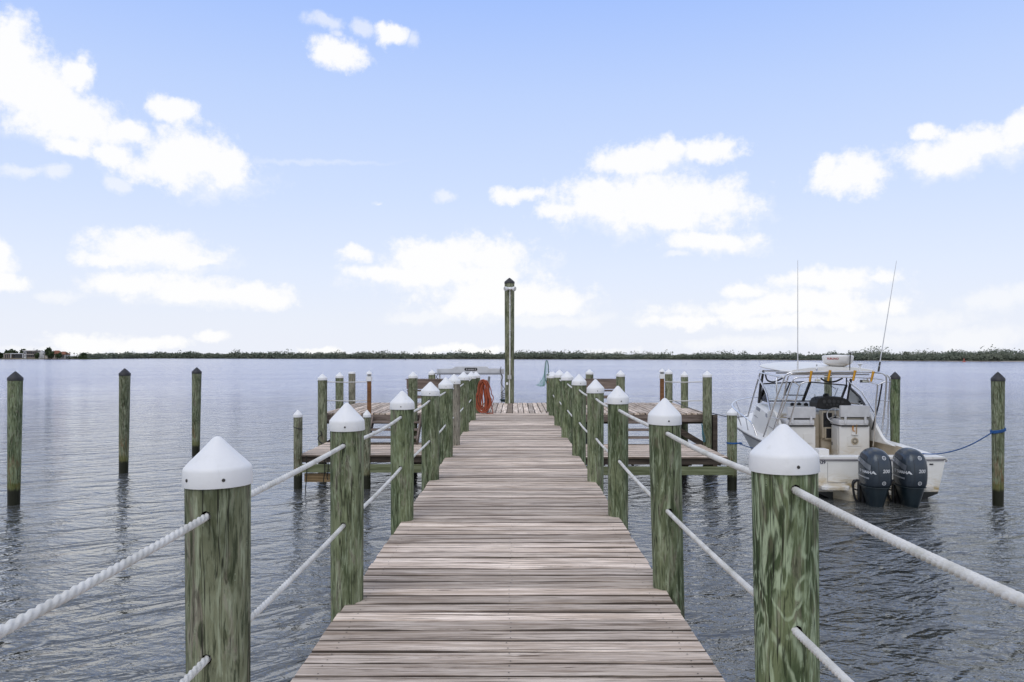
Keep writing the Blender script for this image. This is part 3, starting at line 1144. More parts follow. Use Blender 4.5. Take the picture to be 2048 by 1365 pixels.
def piling(x, y, tip, r, label, group, cap='cone', holes=(), taper=0.9, lean=(0, 0), tint=0.0, rust=0.0, figure=0.6, screws=(), name='piling', seed=None, zb=-2.4, rcap=None):
    ch = {'cone': 0.157, 'flat': 0.058, 'black': 0.178}[cap]
    top = tip - ch + 0.03            # shaft ends inside the cap
    t = thing(name, label, 'piling', (x, y, 0), group)
    sd = seed if seed is not None else random.uniform(0, 90)
    me = shaft_mesh(top, zb, r, r * taper, lean, holes, sd)
    s_ = link('shaft', me, t)
    s_['tint'], s_['rust'], s_['figure'] = float(tint), float(rust), float(figure)
    c_ = link('cap', cap_mesh(rcap or r, cap), t, (0, 0, tip - ch))
    c_.rotation_euler = (random.uniform(-0.022, 0.022), random.uniform(-0.022, 0.022), random.random() * 6)
    rz = c_.rotation_euler.z
    for a in screws:
        R = (rcap or r) + 0.006
        so = link('screw', SCREW_ME, c_, (R * cos(a - rz), R * sin(a - rz), 0.026))
        so.rotation_euler = (0, pi / 2, a - rz)
    return t


XL, XR = -0.97, 0.91
ordn = ['first', 'second', 'third', 'fourth', 'fifth', 'sixth', 'seventh', 'eighth', 'last']
LP = [(436, 873, .1025), (694, 806, .0955), (804.5, 782, .100), (860.6, 764, .103), (891.7, 755, .100), (907.7, 748.5, .100), (927, 744, .105), (942.4, 743.5, .105), (952, 743.5, .104)]
RP = [(1568, 848, .1075), (1329, 796.5, .096), (1236, 772, .091), (1191, 758.6, .094), (1158, 748.6, .100), (1134.6, 743, .106), (1119, 740, .110), (1106, 743.5, .108), (1101.5, 744, .108)]
left_posts, right_posts = [], []
for side, lst, X0, zu, zl in (('hose', LP, XL, 0.90, 0.453), ('boat', RP, XR, 0.935, 0.48)):
    for i, (px_, py, r) in enumerate(lst):
        d = X0 * FPX / (px_ - CX)
        tip = CAM_H - (py - CY) / FPX * d
        if side == 'boat' and i == 0:
            up, lo = 0.969, 0.51
        elif side == 'hose' and i == 0:
            up, lo = 0.90, 0.45
        else:
            up, lo = zu + random.uniform(-0.01, 0.01), zl + random.uniform(-0.01, 0.01)
        (left_posts if side == 'hose' else right_posts).append((X0, d, up, lo, r))
        where = 'on the orange hose side of the walkway' if side == 'hose' else 'on the boat side of the walkway'
        if i == 0:
            lb = ('big front green piling with grey brown weathering %s' if side == 'hose' else 'big front piling with pale swirling green grain %s') % where
        else:
            lb = '%s white capped green piling %s' % (ordn[i] if i < 8 else 'last small', where)
            if side == 'hose' and i == 5:
                lb = 'greyish brown sixth white capped piling on the orange hose side of the walkway'
            if i == 8:
                lb = 'last white capped piling beside the ' + ('orange hose coil' if side == 'hose' else 'green landing net')
        tint = 0.06 + 0.14 * random.random()
        fig = 0.20
        lean = (0, 0)
        if side == 'boat' and i == 0:
            tint, fig, lean = 0.05, 0.8, (-0.014, 0)
        if side == 'hose' and i == 0:
            tint, fig, lean = 0.34, 0.25, (-0.004, 0)
        if side == 'boat' and i == 1:
            tint, fig, lean = 0.18, 0.22, (-0.024, 0)
        if side == 'hose' and i == 5:
            tint = 0.9
        sc_ = [-pi / 2 + 0.12 + random.uniform(-0.1, 0.1)]
        if side == 'hose' and i == 0:
            sc_ = [-pi / 2 + 0.22 + 0.3, -pi / 2 - 0.65]
        if side == 'boat' and i == 0:
            sc_ = [-pi / 2 + 0.05 - 0.33 + 0.35]
        piling(X0, d, tip, r, lb, 'pilings along the walkway', holes=(up, lo), tint=tint, figure=fig, lean=lean, taper=0.86 if i == 0 else 0.93, screws=sc_, rust=0.15)

# outer mooring piles with black caps
for px_, top, wl_, r, lb, tint in (
        (30.5, 743, 1010, .128, 'outermost green mooring pile with black cap and rusty streaks at the photo edge', 0.1),
        (249.5, 737, 947, .128, 'middle one of the three black capped mooring piles away from the boat', 0.35),
        (393.5, 735, 912, .128, 'black capped mooring pile standing behind the front white piling cap', 0.3),
        (1790, 744, 950, .115, 'dark green black capped mooring pile close beside the boat', 0.0),
        (1996, 744, 1011, .115, 'black capped mooring pile with the blue line wrapped around it', 0.3),
        (1656, 735.5, 910, .108, 'pale mooring pile seen through the windscreen of the boat', 0.55)):
    d = 2.8 * FPX / (wl_ - CY)
    if px_ == 1790:
        d = 18.4
    tip = CAM_H - (top - CY) / FPX * d
    piling((px_ - CX) / FPX * d, d, tip, r, lb, 'black capped mooring piles', cap='black', taper=0.82, tint=tint, rust=1.0, figure=0.3, name='mooring_pile', lean=(0.012 if px_ < 500 else 0.0, 0))

# piles of the end platform and lower platforms
for px_, top, d, r, cap, lb, tint, bt in (
        (645, 748, 18.95, .112, 'cone', 'white capped corner pile of the end platform away from the boat', 0.35, -2.4),
        (679, 745, 21.2, .108, 'cone', 'white capped pile at the outer side of the platform away from the boat', 0.3, -2.4),
        (704, 744, 23.6, .105, 'flat', 'brown flat capped pile at the back corner of the end platform', 0.75, -2.4),
        (826, 744, 19.0, .112, 'cone', 'white capped pile beside the steps on the hose side', 0.3, -2.4),
        (864, 740, 23.7, .108, 'cone', 'white capped pile behind the bench on the hose side', 0.3, -2.4),
        (1179, 739, 23.7, .118, 'cone', 'white capped pile behind the bench on the boat side', 0.45, -2.4),
        (1241, 741, 19.0, .108, 'cone', 'white capped pile beside the steps on the boat side', 0.3, -2.4),
        (1337.5, 738.5, 23.7, .115, 'cone', 'white capped pile at the back corner next to the brown lamp post', 0.35, -2.4),
        (1369, 743, 21.2, .098, 'cone', 'slim white capped pile midway along the boat side of the platform', 0.25, -2.4),
        (1414.5, 742, 18.95, .112, 'cone', 'tall white capped corner pile of the platform nearest the boat', 0.3, -2.4),
        (596, 820, 16.45, .093, 'cone', 'short white capped pile at the corner of the lower platform away from the boat', 0.5, -2.4),
        (734, 820, 16.45, .080, 'cone', 'short white capped pile halfway along the lower platform on the hose side', 0.5, -2.4),
        (1464, 816, 16.3, .105, 'cone', 'short white capped pile with a blue line tied round it', 0.25, -2.4)):
    tip = CAM_H - (top - CY) / FPX * d
    piling((px_ - CX) / FPX * d, d, tip, r, lb, 'pilings of the end platforms', cap=cap, taper=0.95, tint=tint, rust=0.5, figure=0.3, name='piling')
pb = MB()
pb.box(-0.055, 0.055, -0.07, 0.07, -1.9, -0.02)
tag(pb.build('support_post', LBR_DARK, None, (4.88, 18.95, 0)), 'dark weathered square post against the corner pile nearest the boat', 'post')

# tall lamp pile
d = 23.3
tall = thing('light_pole', 'tall green pole with black cap, white conduit and twin floodlights', 'light pole', ((1019 - CX) / FPX * d, d, 0))
tipz = CAM_H - (556 - CY) / FPX * d
s_ = link('shaft', shaft_mesh(tipz - 0.15, -2.4, 0.148, 0.132, (0, 0), (), 4.4), tall)
s_['tint'], s_['rust'], s_['figure'] = 0.35, 0.3, 0.05
link('cap', cap_mesh(0.15, 'black'), tall, (0, 0, tipz - 0.178))
PVC = simple('grey_white_conduit', (0.66, 0.66, 0.64), 0.5)
b_ = MB()
yz = lambda py: CAM_H - (py - CY) / FPX * d
b_.tube([(0.0, -0.165, 0.0), (0.0, -0.165, yz(757))], 0.016, 8)
b_.tube([(0.012, -0.165, yz(752)), (0.012, -0.168, yz(581))], 0.018, 8)
for py in (610, 662, 675, 720):
    b_.tube([(0.012, -0.166, yz(py) - 0.02), (0.012, -0.166, yz(py) + 0.02)], 0.026, 8)
b_.build('conduit', PVC, tall, smooth=40)
b_ = MB()
b_.box(-0.055, 0.055, -0.21, -0.15, yz(758.5), yz(750.5))
b_.build('junction_box', simple('grey_junction_box', (0.42, 0.42, 0.42), 0.5), tall, bevel=0.006)
fl = MB()
fl.lathe([(0.075, 0.0), (0.085, 0.02), (0.06, 0.06), (0.03, 0.075)], 16, (0.015, -0.2, yz(581)))
fl.build('light_base', CAPW, tall, smooth=40)
for sx in (-1, 1):
    fl = MB()
    c0 = Vector((0.015 + sx * 0.03, -0.22, yz(578)))
    c1 = c0 + Vector((sx * 0.12, -0.07, -0.03))
    fl.tube([c0, c0.lerp(c1, 0.35), c0.lerp(c1, 0.6), c1], [0.03, 0.04, 0.062, 0.07], 12)
    fo = fl.build('floodlight', CAPW, tall, smooth=40)
    lm = MB()
    lm.tube([c1 - Vector((sx * 0.0, 0.002, 0)), c1 + Vector((sx * 0.012, -0.008, -0.003))], 0.058, 12)
    lm.build('lens', simple('lamp_glass', (0.55, 0.55, 0.5), 0.15), fo)
b_ = MB()
b_.lathe([(0.03, 0), (0.035, 0.05), (0.012, 0.08)], 10, (-0.07, -0.16, yz(770)))
b_.build('cable_clip', CAPW, tall, smooth=40)

# lamp posts of the steps (square brown posts with lantern caps)
for px_, top, bot, d, lb in ((738.5, 741, 762, 19.25, 'square brown post with white lantern cap at the steps on the hose side'),
                             (1324, 737, 757, 19.25, 'square brown post with white lantern cap at the steps on the boat side')):
    t = thing('lantern_post', lb, 'post', ((px_ - CX) / FPX * d, d, 0), 'lantern posts at the steps')
    zt = lambda py: CAM_H - (py - CY) / FPX * d
    b_ = MB()
    b_.box(-0.046, 0.046, -0.046, 0.046, -0.6, zt(bot))
    b_.build('post_shaft', LBR_RED, t, bevel=0.004)
    lan = MB()
    zb_, zt_ = zt(bot), zt(top)
    H = zt_ - zb_
    lan.box(-0.062, 0.062, -0.062, 0.062, zb_ - 0.01, zb_ + H * 0.42)
    lo_ = lan.build('cap_sleeve', CAPW, t, bevel=0.006)
    lan = MB()
    lan.lathe([(0.04, zb_ + H * 0.42), (0.05, zb_ + H * 0.46), (0.045, zb_ + H * 0.62)], 12)
    lan.build('lantern_glass', simple('lantern_lens', (0.25, 0.25, 0.24), 0.2), lo_, smooth=40)
    lan = MB()
    lan.lathe([(0.075, zb_ + H * 0.62), (0.078, zb_ + H * 0.66), (0.05, zb_ + H * 0.84), (0.015, zb_ + H * 0.9), (0.012, zt_), (0.001, zt_ + 0.005)], 16)
    lan.build('lantern_roof', CAPW, t, smooth=40)


# ------------------------------------------------------------------ decks
def plank_mesh(L, W, T, seed, n=6):
    """a board along x with eased, slightly wandering edges"""
    rnd = random.Random(seed)
    rings = []
    for i in range(n + 1):
        x = -L / 2 + L * i / n
        a, b = rnd.uniform(-0.0022, 0.0022), rnd.uniform(-0.0022, 0.0022)
        zc = rnd.uniform(-0.0012, 0.0012)
        y0, y1 = -W / 2 + a, W / 2 + b
        e = 0.005 + rnd.uniform(0, 0.003)
        rings.append([(x, y0, -T), (x, y1, -T), (x, y1, zc - e), (x, y1 - e, zc), (x, y0 + e, zc), (x, y0, zc - e)])
    mb = MB()
    mb.loft(rings)
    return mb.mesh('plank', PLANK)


def lay(parent, meshes, count, place, mat=None):
    for k in range(count):
        loc, rz = place(k)
        o = link('plank', random.choice(meshes), parent, loc)
        o.rotation_euler = (random.uniform(-0.006, 0.006), random.uniform(-0.0012, 0.0012), rz + random.uniform(-0.0016, 0.0016))


W_, GAP = 0.136, 0.0075
deck = thing('walkway', 'long walkway of weathered grey boards running out to the end platform', 'dock', (0, 0, 0))
wm = [plank_mesh(1.875, W_, 0.038, s) for s in range(9)]
y_end = 19.18
ny = int((y_end - (-0.6)) / (W_ + GAP))
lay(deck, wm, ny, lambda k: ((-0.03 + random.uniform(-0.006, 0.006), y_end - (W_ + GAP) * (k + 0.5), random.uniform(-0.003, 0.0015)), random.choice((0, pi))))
nl = MB()
for k in range(ny):
    yc = y_end - (W_ + GAP) * (k + 0.5)
    if yc < 2.8 or yc > 13:
        continue
    for xs in (-0.86, -0.03, 0.80):
        for dy_ in (-0.04, 0.04):
            x_, y_ = xs + random.uniform(-0.012, 0.012), yc + dy_ + random.uniform(-0.008, 0.008)
            nl.add([(x_ + 0.0042 * cos(a * pi / 3), y_ + 0.0042 * sin(a * pi / 3), 0.0022) for a in range(6)], [tuple(range(6))])
kind(nl.build('nail_heads', SCREW, deck, fix=False), 'stuff')
for x_ in (-0.89, -0.03, 0.83):
    b_ = MB()
    b_.box(x_ - 0.03, x_ + 0.03, -0.7, y_end - 0.02, -0.245, -0.0405)
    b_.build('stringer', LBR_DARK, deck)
for i, (X0, d, up, lo, r) in enumerate(left_posts):
    b_ = MB()
    b_.beam((-1.12, d + r + 0.03, -0.36), (1.06, d + r + 0.03, -0.36), 0.045, 0.22)
    b_.build('cross_beam', LBR_DARK, deck)

TH = thing('end_platform', 'wide end platform of grey boards running lengthwise at the far end', 'dock', (0, 0, 0))
tm = [plank_mesh(4.42, W_, 0.038, 40 + s, 10) for s in range(7)]
nx = int(9.62 / (W_ + GAP))
xs0 = -4.80
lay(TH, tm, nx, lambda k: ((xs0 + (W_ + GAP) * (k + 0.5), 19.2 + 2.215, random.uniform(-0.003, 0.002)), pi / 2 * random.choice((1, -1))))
b_ = MB()
b_.box(xs0, -0.97, 19.155, 19.198, -0.21, -0.041)
b_.build('fascia_board', LBR_GREY, TH)
b_ = MB()
b_.box(0.92, xs0 + nx * (W_ + GAP), 19.155, 19.198, -0.21, -0.041)
b_.build('fascia_board', LBR_GREY, TH)
for yb in (19.35, 20.7, 22.1, 23.45):
    b_ = MB()
    b_.box(xs0 + 0.05, 4.75, yb - 0.03, yb + 0.03, -0.27, -0.042)
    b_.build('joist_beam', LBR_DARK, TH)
for (a, b) in (((4.6, 19.0, -0.75), (3.75, 19.0, -0.24)), ((-4.6, 19.05, -0.75), (-3.9, 19.05, -0.24))):
    b_ = MB()
    b_.beam(a, b, 0.045, 0.14)
    b_.build('brace', LBR_DARK, TH)
# brown scorched board near the pole
pb = MB()
pb.box(-0.20, -0.075, 19.26, 23.3, 0.004, 0.012)
tag(pb.build('patch_board', mat_lumber('rotten_board', (0.13, 0.09, 0.06), (0.36, 0.29, 0.22))), 'rotten brown patch board on the end platform before the tall pole', 'board')

PZ = -0.68
for side, x0, x1, yf, yk, lb in (('hose', -4.58, -1.16, 16.40, 18.88, 'low grey board platform on the hose side of the walkway'),
                                 ('boat', 1.10, 4.42, 16.05, 18.55, 'low grey board platform on the boat side of the walkway')):
    lp = thing('lower_platform', lb, 'dock', (0, 0, 0), 'lower platforms beside the walkway')
    pm = [plank_mesh(x1 - x0, W_, 0.038, 80 + s, 8) for s in range(5)]
    n_ = int((yk - yf) / (W_ + GAP))
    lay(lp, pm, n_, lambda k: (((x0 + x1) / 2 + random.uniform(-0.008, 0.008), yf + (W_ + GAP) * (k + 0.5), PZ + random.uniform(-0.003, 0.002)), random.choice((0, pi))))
    b_ = MB()
    b_.box(x0 + 0.05, x1 - 0.05, yf + 0.05, yf + 0.09, PZ - 0.16, PZ - 0.041)
    b_.build('rim_joist', LBR_DARK, lp)
    b_ = MB()
    b_.box(x0 + 0.02, x1 + (0.12 if side == 'boat' else 0), yf + 0.02, yf + 0.065, PZ - 0.375, PZ - 0.20)
    b_.build('green_beam', LBR_GREEN, lp, bevel=0.004)
    b_ = MB()
    b_.box(x0 + 0.02, x1, yk - 0.12, yk - 0.08, PZ - 0.375, PZ - 0.20)
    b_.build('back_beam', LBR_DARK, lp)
    if side == 'hose':
        b_ = MB()
        b_.box(x0 + 0.1, -3.08, yf + 0.08, yf + 0.13, PZ - 0.585, PZ - 0.40)
        b_.build('tan_beam', LBR_TAN, lp, bevel=0.004)
    for k in range(6):
        xk = x0 + 0.15 + (x1 - x0 - 0.3) * k / 5
        b_ = MB()
        b_.box(xk - 0.02, xk + 0.02, yf + 0.1, yk - 0.13, PZ - 0.19, PZ - 0.042)
        b_.build('joist', LBR_DARK, lp)
    for k in range(2):
        xk = x0 + (x1 - x0) * (0.3 + 0.4 * k)
        b_ = MB()
        b_.beam((xk, yf + 0.2, PZ - 0.3), (xk + 0.35, yf + 0.2, PZ - 0.06), 0.04, 0.09)
        b_.build('brace', LBR_DARK, lp)
    for xk in (x0 + 0.4, x1 - 0.45):
        pb = MB()
        pb.tube([(xk, yk - 0.25, -2.2), (xk, yk - 0.25, PZ - 0.05)], 0.10, 12)
        pb.build('under_pile', LBR_DARK, lp, smooth=40)
    # steps up to the end platform
    sx0, sx1 = (-3.52, -2.3) if side == 'hose' else (2.42, 3.6)
    st = thing('wooden_steps', 'open wooden steps from the low platform up to the end platform, %s side' % side, 'steps', (0, 0, 0), 'steps beside the walkway')
    dd = 0.0 if side == 'hose' else -0.05
    for k, zt in enumerate((-0.18, -0.34, -0.50)):
        yt = 18.98 - k * 0.25 + dd
        b_ = MB()
        b_.box(sx0 + 0.042, sx1 - 0.042, yt - 0.14, yt + 0.14, zt - 0.038, zt)
        b_.build('tread', LBR_GREY, st, bevel=0.004)
    for xs in (sx0 + 0.02, sx1 - 0.02):
        b_ = MB()
        b_.beam((xs, 18.36 + dd, PZ + 0.03), (xs, 19.14 + dd, -0.12), 0.04, 0.2)
        b_.build('stair_stringer', LBR_GREY, st)

# benches on the end platform
for x0, x1, lb in ((-3.16, -1.75, 'brown bench with a wide back board on the hose side of the platform'),
                   (2.02, 3.04, 'brown bench with a wide back board on the boat side of the platform')):
    bn = thing('bench', lb, 'bench', ((x0 + x1) / 2, 22.6, 0), 'benches on the end platform')
    h_ = (x1 - x0) / 2
    b_ = MB()
    b_.box(-h_, h_, -0.02, 0.025, 0.46, 0.73)
    b_.build('backrest_board', LBR_GREY, bn, bevel=0.005)
    b_ = MB()
    b_.box(-h_ - 0.03, h_ + 0.03, -0.04, 0.05, 0.733, 0.76)
    b_.build('top_rail', LBR_GREY, bn, bevel=0.004)
    for k in range(3):
        b_ = MB()
        b_.box(-h_, h_, 0.06 + k * 0.14, 0.19 + k * 0.14, 0.385, 0.42)
        b_.build('seat_slat', LBR_GREY, bn, bevel=0.004)
    for sx in (-1, 1):
        for yy in (0.04, 0.42):
            b_ = MB()
            b_.box(sx * (h_ - 0.06) - 0.04, sx * (h_ - 0.06) + 0.04, yy + 0.01, yy + 0.05, 0.004, 0.384 if yy > 0.1 else 0.45)
            b_.build('leg', LBR_GREY, bn)
    b_ = MB()
    b_.box(-h_ + 0.1, h_ - 0.1, 0.02, 0.05, 0.18, 0.27)
    b_.build('lower_rail', LBR_GREY, bn)


# ------------------------------------------------------------------ ropes
def twist_rope(name, nodes, r, label, group, near=7.0, pitch=0.05, mat=ROPE, sag=0.012):
    """three-strand laid rope through the given points; the lay is real geometry near the camera"""
    pts = []
    for (a, b) in zip(nodes, nodes[1:]):
        a, b = Vector(a), Vector(b)
        L = (b - a).length
        dmid = max(0.3, (a.y + b.y) / 2)
        step = 0.0055 if dmid < 4 else (0.0085 if dmid < near else 0.06)
        n_ = max(4, int(L / step))
        sg = sag * random.uniform(0.4, 2.2)
        for k in range(n_):
            t = k / n_
            p = a.lerp(b, t)
            p.z -= sg * L / 2.2 * 4 * t * (1 - t)
            pts.append((p, dmid < near))
    pts.append((Vector(nodes[-1]), False))
    mb = MB()
    seg = 18
    s_acc = 0
    rings = []
    for i, (p, fine) in enumerate(pts):
        q = pts[min(i + 1, len(pts) - 1)][0]
        o_ = pts[max(i - 1, 0)][0]
        t = (q - o_).normalized()
        if i:
            s_acc += (p - pts[i - 1][0]).length
        u = t.cross(Vector((0, 0, 1))).normalized()
        v = u.cross(t)
        ph = 2 * pi * s_acc / pitch / 1.0
        ring = []
        for k in range(seg):
            a = 2 * pi * k / seg
            rr = r * (0.70 + 0.36 * abs(cos(1.5 * (a - ph)))) if fine else r * 0.95
            ring.append(p + (u * cos(a) + v * sin(a)) * rr)
        rings.append(ring)
    mb.loft(rings)
    o = mb.build(name, mat, None, smooth=60, fix=False)
    return tag(o, label, 'rope', group)


for posts, side in ((left_posts, 'hose'), (right_posts, 'boat')):
    for lev, nm in ((2, 'upper'), (3, 'lower')):
        X0 = posts[0][0]
        z0 = posts[0][lev]
        nodes = [(X0, -1.6, z0 - 0.01), (X0, 0.38, z0 + (0.03 if side == 'boat' else 0.0))] + [(X0, p[1], p[lev]) for p in posts]
        nodes[-1] = (X0, posts[-1][1] - 0.02, posts[-1][lev])
        twist_rope('guard_rope', nodes, 0.0118 if side == 'hose' else 0.0125, '%s white rope threaded through the pilings on the %s side of the walkway' % (nm, side), 'ropes along the walkway',
                   pitch=0.092 if side == 'hose' else 0.066)

for (a, b, side) in (((-4.7, 18.95), (-3.58, 19.25), 'hose'), ((3.64, 19.25), (4.69, 18.95), 'boat')):
    for py, nm in ((764, 'upper'), (801.5, 'lower')):
        b_ = MB()
        pa, pc = Vector((a[0], a[1], CAM_H - (py - CY) / FPX * a[1])), Vector((b[0], b[1], CAM_H - (py - CY) / FPX * b[1]))
        b_.tube([pa, pa.lerp(pc, 0.5) - Vector((0, 0, 0.012)), pc], 0.0115, 8)
        tag(b_.build('rail_rope', ROPE, smooth=60), '%s thin white rope railing at the front of the end platform, %s side' % (nm, side), 'rope', 'rope railings of the end platform')

# ------------------------------------------------------------------ hose, net, boat lift beam
ORANGE = simple('orange_rubber_hose', (0.34, 0.075, 0.030), 0.55, var=0.25)
hd = 19.02
hx = (967 - CX) / FPX * hd
hose = thing('hose_coil', 'orange rubber hose hung in long loops beside the last piling', 'hose', (hx, hd, 0))
for k in range(15):
    wr = [0.20, 0.185, 0.165, 0.145, 0.125, 0.105, 0.085, 0.065, 0.045, 0.19, 0.155, 0.12, 0.075, 0.175, 0.03][k]
    top = 0.83 - 0.015 * (k % 4) + 0.01 * random.random()
    bot = 0.03 + 0.016 * (k % 5) + (0.05 if k in (5, 6, 9) else 0)
    zo = -0.05 + 0.008 * k
    xo = random.uniform(-0.03, 0.03) + (0.02 if k % 2 else -0.015)
    pts = []
    for i in range(40):
        a = 2 * pi * i / 40
        u, v = sin(a), cos(a)
        z = (top + bot) / 2 + (top - bot) / 2 * (abs(v) ** 0.8) * (1 if v > 0 else -1)
        wd = wr * (0.72 + 0.28 * (top - z) / (top - bot)) if v > 0 else wr
        pts.append((xo + wd * u * (0.98 if v < 0 else 0.85) + 0.012 * sin(3 * a + k), zo + 0.008 * sin(2 * a + k), max(z, 0.018)))
    b_ = MB()
    b_.tube(pts, 0.0115, 8, closed=True)
    b_.build('hose_loop', ORANGE, hose, smooth=60)
b_ = MB()
b_.tube(smooth_path([(0.02, -0.07, 0.05), (0.1, -0.06, 0.015), (0.2, -0.02, 0.02), (0.23, 0.02, 0.02), (0.2, 0.0, 0.2), (0.14, 0.02, 0.55)]), 0.0115, 8)
b_.build('hose_end', ORANGE, hose, smooth=60)
b_ = MB()
b_.tube([(0.10, 0.09, 0.0), (0.125, 0.07, 0.80), (0.14, 0.06, 0.915)], [0.03, 0.03, 0.028], 8)
b_.tube([(0.12, 0.07, 0.80), (-0.07, -0.02, 0.815)], 0.02, 8)
tag(b_.build('hose_hanger', simple('grey_hanger', (0.22, 0.22, 0.22), 0.6), None, (hx, hd, 0)), 'grey slanting hanger stake holding up the orange hose', 'stake')

TEAL = simple('teal_net_cord', (0.30, 0.52, 0.50), 0.6)
nd = 19.75
nt = thing('landing_net', 'green landing net with its hoop upright beside the last piling', 'fishing net', P(1093, 760, nd))
dpx = lambda px_, py: Vector(((px_ - 1093) / FPX * nd, 0, -(py - 760) / FPX * nd))
hoop = [dpx(1093.5 + 4.3 * sin(t) + 0.0, 743 - 21.5 * cos(t)) + Vector((0, 0.16 * sin(t), 0)) for t in [2 * pi * k / 40 for k in range(40)]]
b_ = MB()
b_.tube(hoop, 0.011, 8, closed=True)
b_.build('hoop', simple('dark_teal_hoop', (0.03, 0.09, 0.075), 0.5), nt, smooth=60)
b_ = MB()
b_.tube([dpx(1093, 764), dpx(1097, 775), dpx(1100, 826) + Vector((0, 0.1, 0))], 0.012, 8)
b_.build('handle', simple('yellow_handle', (0.32, 0.25, 0.06), 0.5), nt, smooth=60)
tipn = dpx(1082, 772) + Vector((0, 0.02, 0))
net = MB()
grid = []
NU, NV = 22, 9
for v in range(NV + 1):
    t = v / NV
    row = []
    for u in range(NU):
        h0 = hoop[int(u * 40 / NU) % 40]
        end = tipn + Vector((0.10 * cos(2 * pi * u / NU + 1) - 0.02, 0.06 * sin(2 * pi * u / NU), -0.03 * cos(2 * pi * u / NU)))
        p = h0.lerp(end, t)
        p.z -= 0.22 * t * (1 - t) * (1.3 if h0.z < 0.2 else 0.4)
        p.x += 0.02 * sin(u * 2.1 + v)
        row.append(p)
    grid.append(row)
for v in range(NV):
    for u in range(NU):
        sh_ = 1 if v % 2 else 0
        net.tube([grid[v][u], grid[v + 1][(u + 1) % NU]], 0.002, 4, caps=False)
        net.tube([grid[v][u], grid[v + 1][(u - 1) % NU]], 0.002, 4, caps=False)
kind(net.build('netting', TEAL, nt, fix=False), 'stuff')
b_ = MB()
b_.tube(smooth_path([dpx(1094, 764) + Vector((0, -0.09, 0)), dpx(1098, 765) + Vector((0, -0.13, 0)), dpx(1104, 763.5) + Vector((0, -0.12, 0))]), 0.010, 6)
tag(b_.build('orange_tie', ORANGE, None, P(1093, 760, nd)), 'short orange tie wrapped round the last piling by the net', 'rope')

ld = 24.3
lx = lambda px_: (px_ - 941) / FPX * ld
lz = lambda py: CAM_H - (py - CY) / FPX * ld
lift = thing('boat_lift_beam', 'silver aluminium boat lift beam with a dark name plate behind the platform', 'boat lift', ((941 - CX) / FPX * ld, ld, 0))
poly = [(lx(874), lz(749)), (lx(1004), lz(749)), (lx(1004), lz(737)), (lx(979), lz(737)), (lx(973), lz(733)), (lx(912), lz(733)), (lx(905), lz(737)), (lx(874), lz(738))]
b_ = MB()
b_.prism(poly, 'y', -0.06, 0.10)
b_.build('beam_cover', ALU, lift, bevel=0.012)
b_ = MB()
b_.box(lx(876), lx(1002), -0.075, 0.12, lz(749.8), lz(746))
b_.build('bottom_flange', simple('grey_flange', (0.30, 0.31, 0.34), 0.4, 0.6), lift)
b_ = MB()
x0_, x1_, z0_, z1_ = lx(929), lx(955), lz(742), lz(736)
rr = (z1_ - z0_) / 2
poly = [(x0_ + rr + rr * cos(a), z0_ + rr + rr * sin(a)) for a in [pi / 2 + pi * k / 8 for k in range(9)]] + [(x1_ - rr + rr * cos(a), z0_ + rr + rr * sin(a)) for a in [-pi / 2 + pi * k / 8 for k in range(9)]]
b_.prism(poly, 'y', -0.078, -0.0605)
np_ = b_.build('name_plate', BLACK, lift)
pl_ = MB()
for k in range(9):                      # too small to read: pale letter strokes between two chevrons
    xk = lx(936.0 + k * 1.38)
    pl_.box(xk, xk + 0.0125, -0.081, -0.0783, lz(740.3), lz(738.0) - (0.01 if k % 3 == 1 else 0))
for sx, c0 in ((1, 932.8), (-1, 951.5)):
    pl_.beam((lx(c0), -0.0795, lz(737.6)), (lx(c0 + sx * 1.4), -0.0795, lz(739.1)), 0.003, 0.012)
    pl_.beam((lx(c0 + sx * 1.4), -0.0795, lz(739.1)), (lx(c0), -0.0795, lz(740.6)), 0.003, 0.012)
pl_.build('plate_lettering', simple('plate_white', (0.6, 0.6, 0.6), 0.5), np_)
for a, b, py0 in ((878, 881, 749.5), (1001.5, 1005.5, 749.5)):
    b_ = MB()
    b_.box(lx(a), lx(b), -0.04, 0.04, -2.2, lz(py0))
    b_.build('leg', ALU, lift)
b_ = MB()
b_.box(lx(1000.5), lx(1008.5), -0.11, 0.12, lz(748.5), lz(738.5))
b_.build('end_plate', simple('galvanised_plate', (0.55, 0.55, 0.57), 0.5, 0.5), lift, bevel=0.006)
b_ = MB()
b_.box(lx(874), lx(877), -0.09, 0.12, lz(749), lz(738.5))
b_.build('end_plate', ALU, lift, bevel=0.004)
cab = thing('control_cable', 'dark coiled control cable hanging at the end of the lift beam', 'cable', ((1004 - CX) / FPX * 24.1, 24.05, 0))
cx2 = lambda px_: (px_ - 1004) / FPX * 24.05
cz = lambda py: CAM_H - (py - CY) / FPX * 24.05
b_ = MB()
b_.tube(smooth_path([(cx2(1002), 0.1, cz(734)), (cx2(1000.5), 0, cz(742)), (cx2(1003), 0, cz(750)), (cx2(1005.5), 0, cz(755)), (cx2(1002), 0, cz(766)), (cx2(1008), 0, cz(776)), (cx2(1010), 0, cz(778)), (cx2(1003), 0, cz(785))]), 0.011, 6)
b_.build('hanging_lead', BLACK, cab, smooth=60)
b_ = MB()
b_.tube([(cx2(1006) + 0.055 * cos(t * 5.2), 0.05 * sin(t * 5.2), cz(784) - t * 0.052) for t in [k * 0.12 for k in range(int(6.4 / 0.12))]], 0.009, 6)
b_.build('coiled_lead', BLACK, cab, smooth=60)
b_ = MB()
for k in range(4):
    b_.tube([(cx2(1006) + (0.05 + 0.012 * k) * cos(a), (0.05 + 0.012 * k) * sin(a) - 0.03, 0.02 + 0.018 * k) for a in [2 * pi * q / 24 for q in range(24)]], 0.012, 6, closed=True)
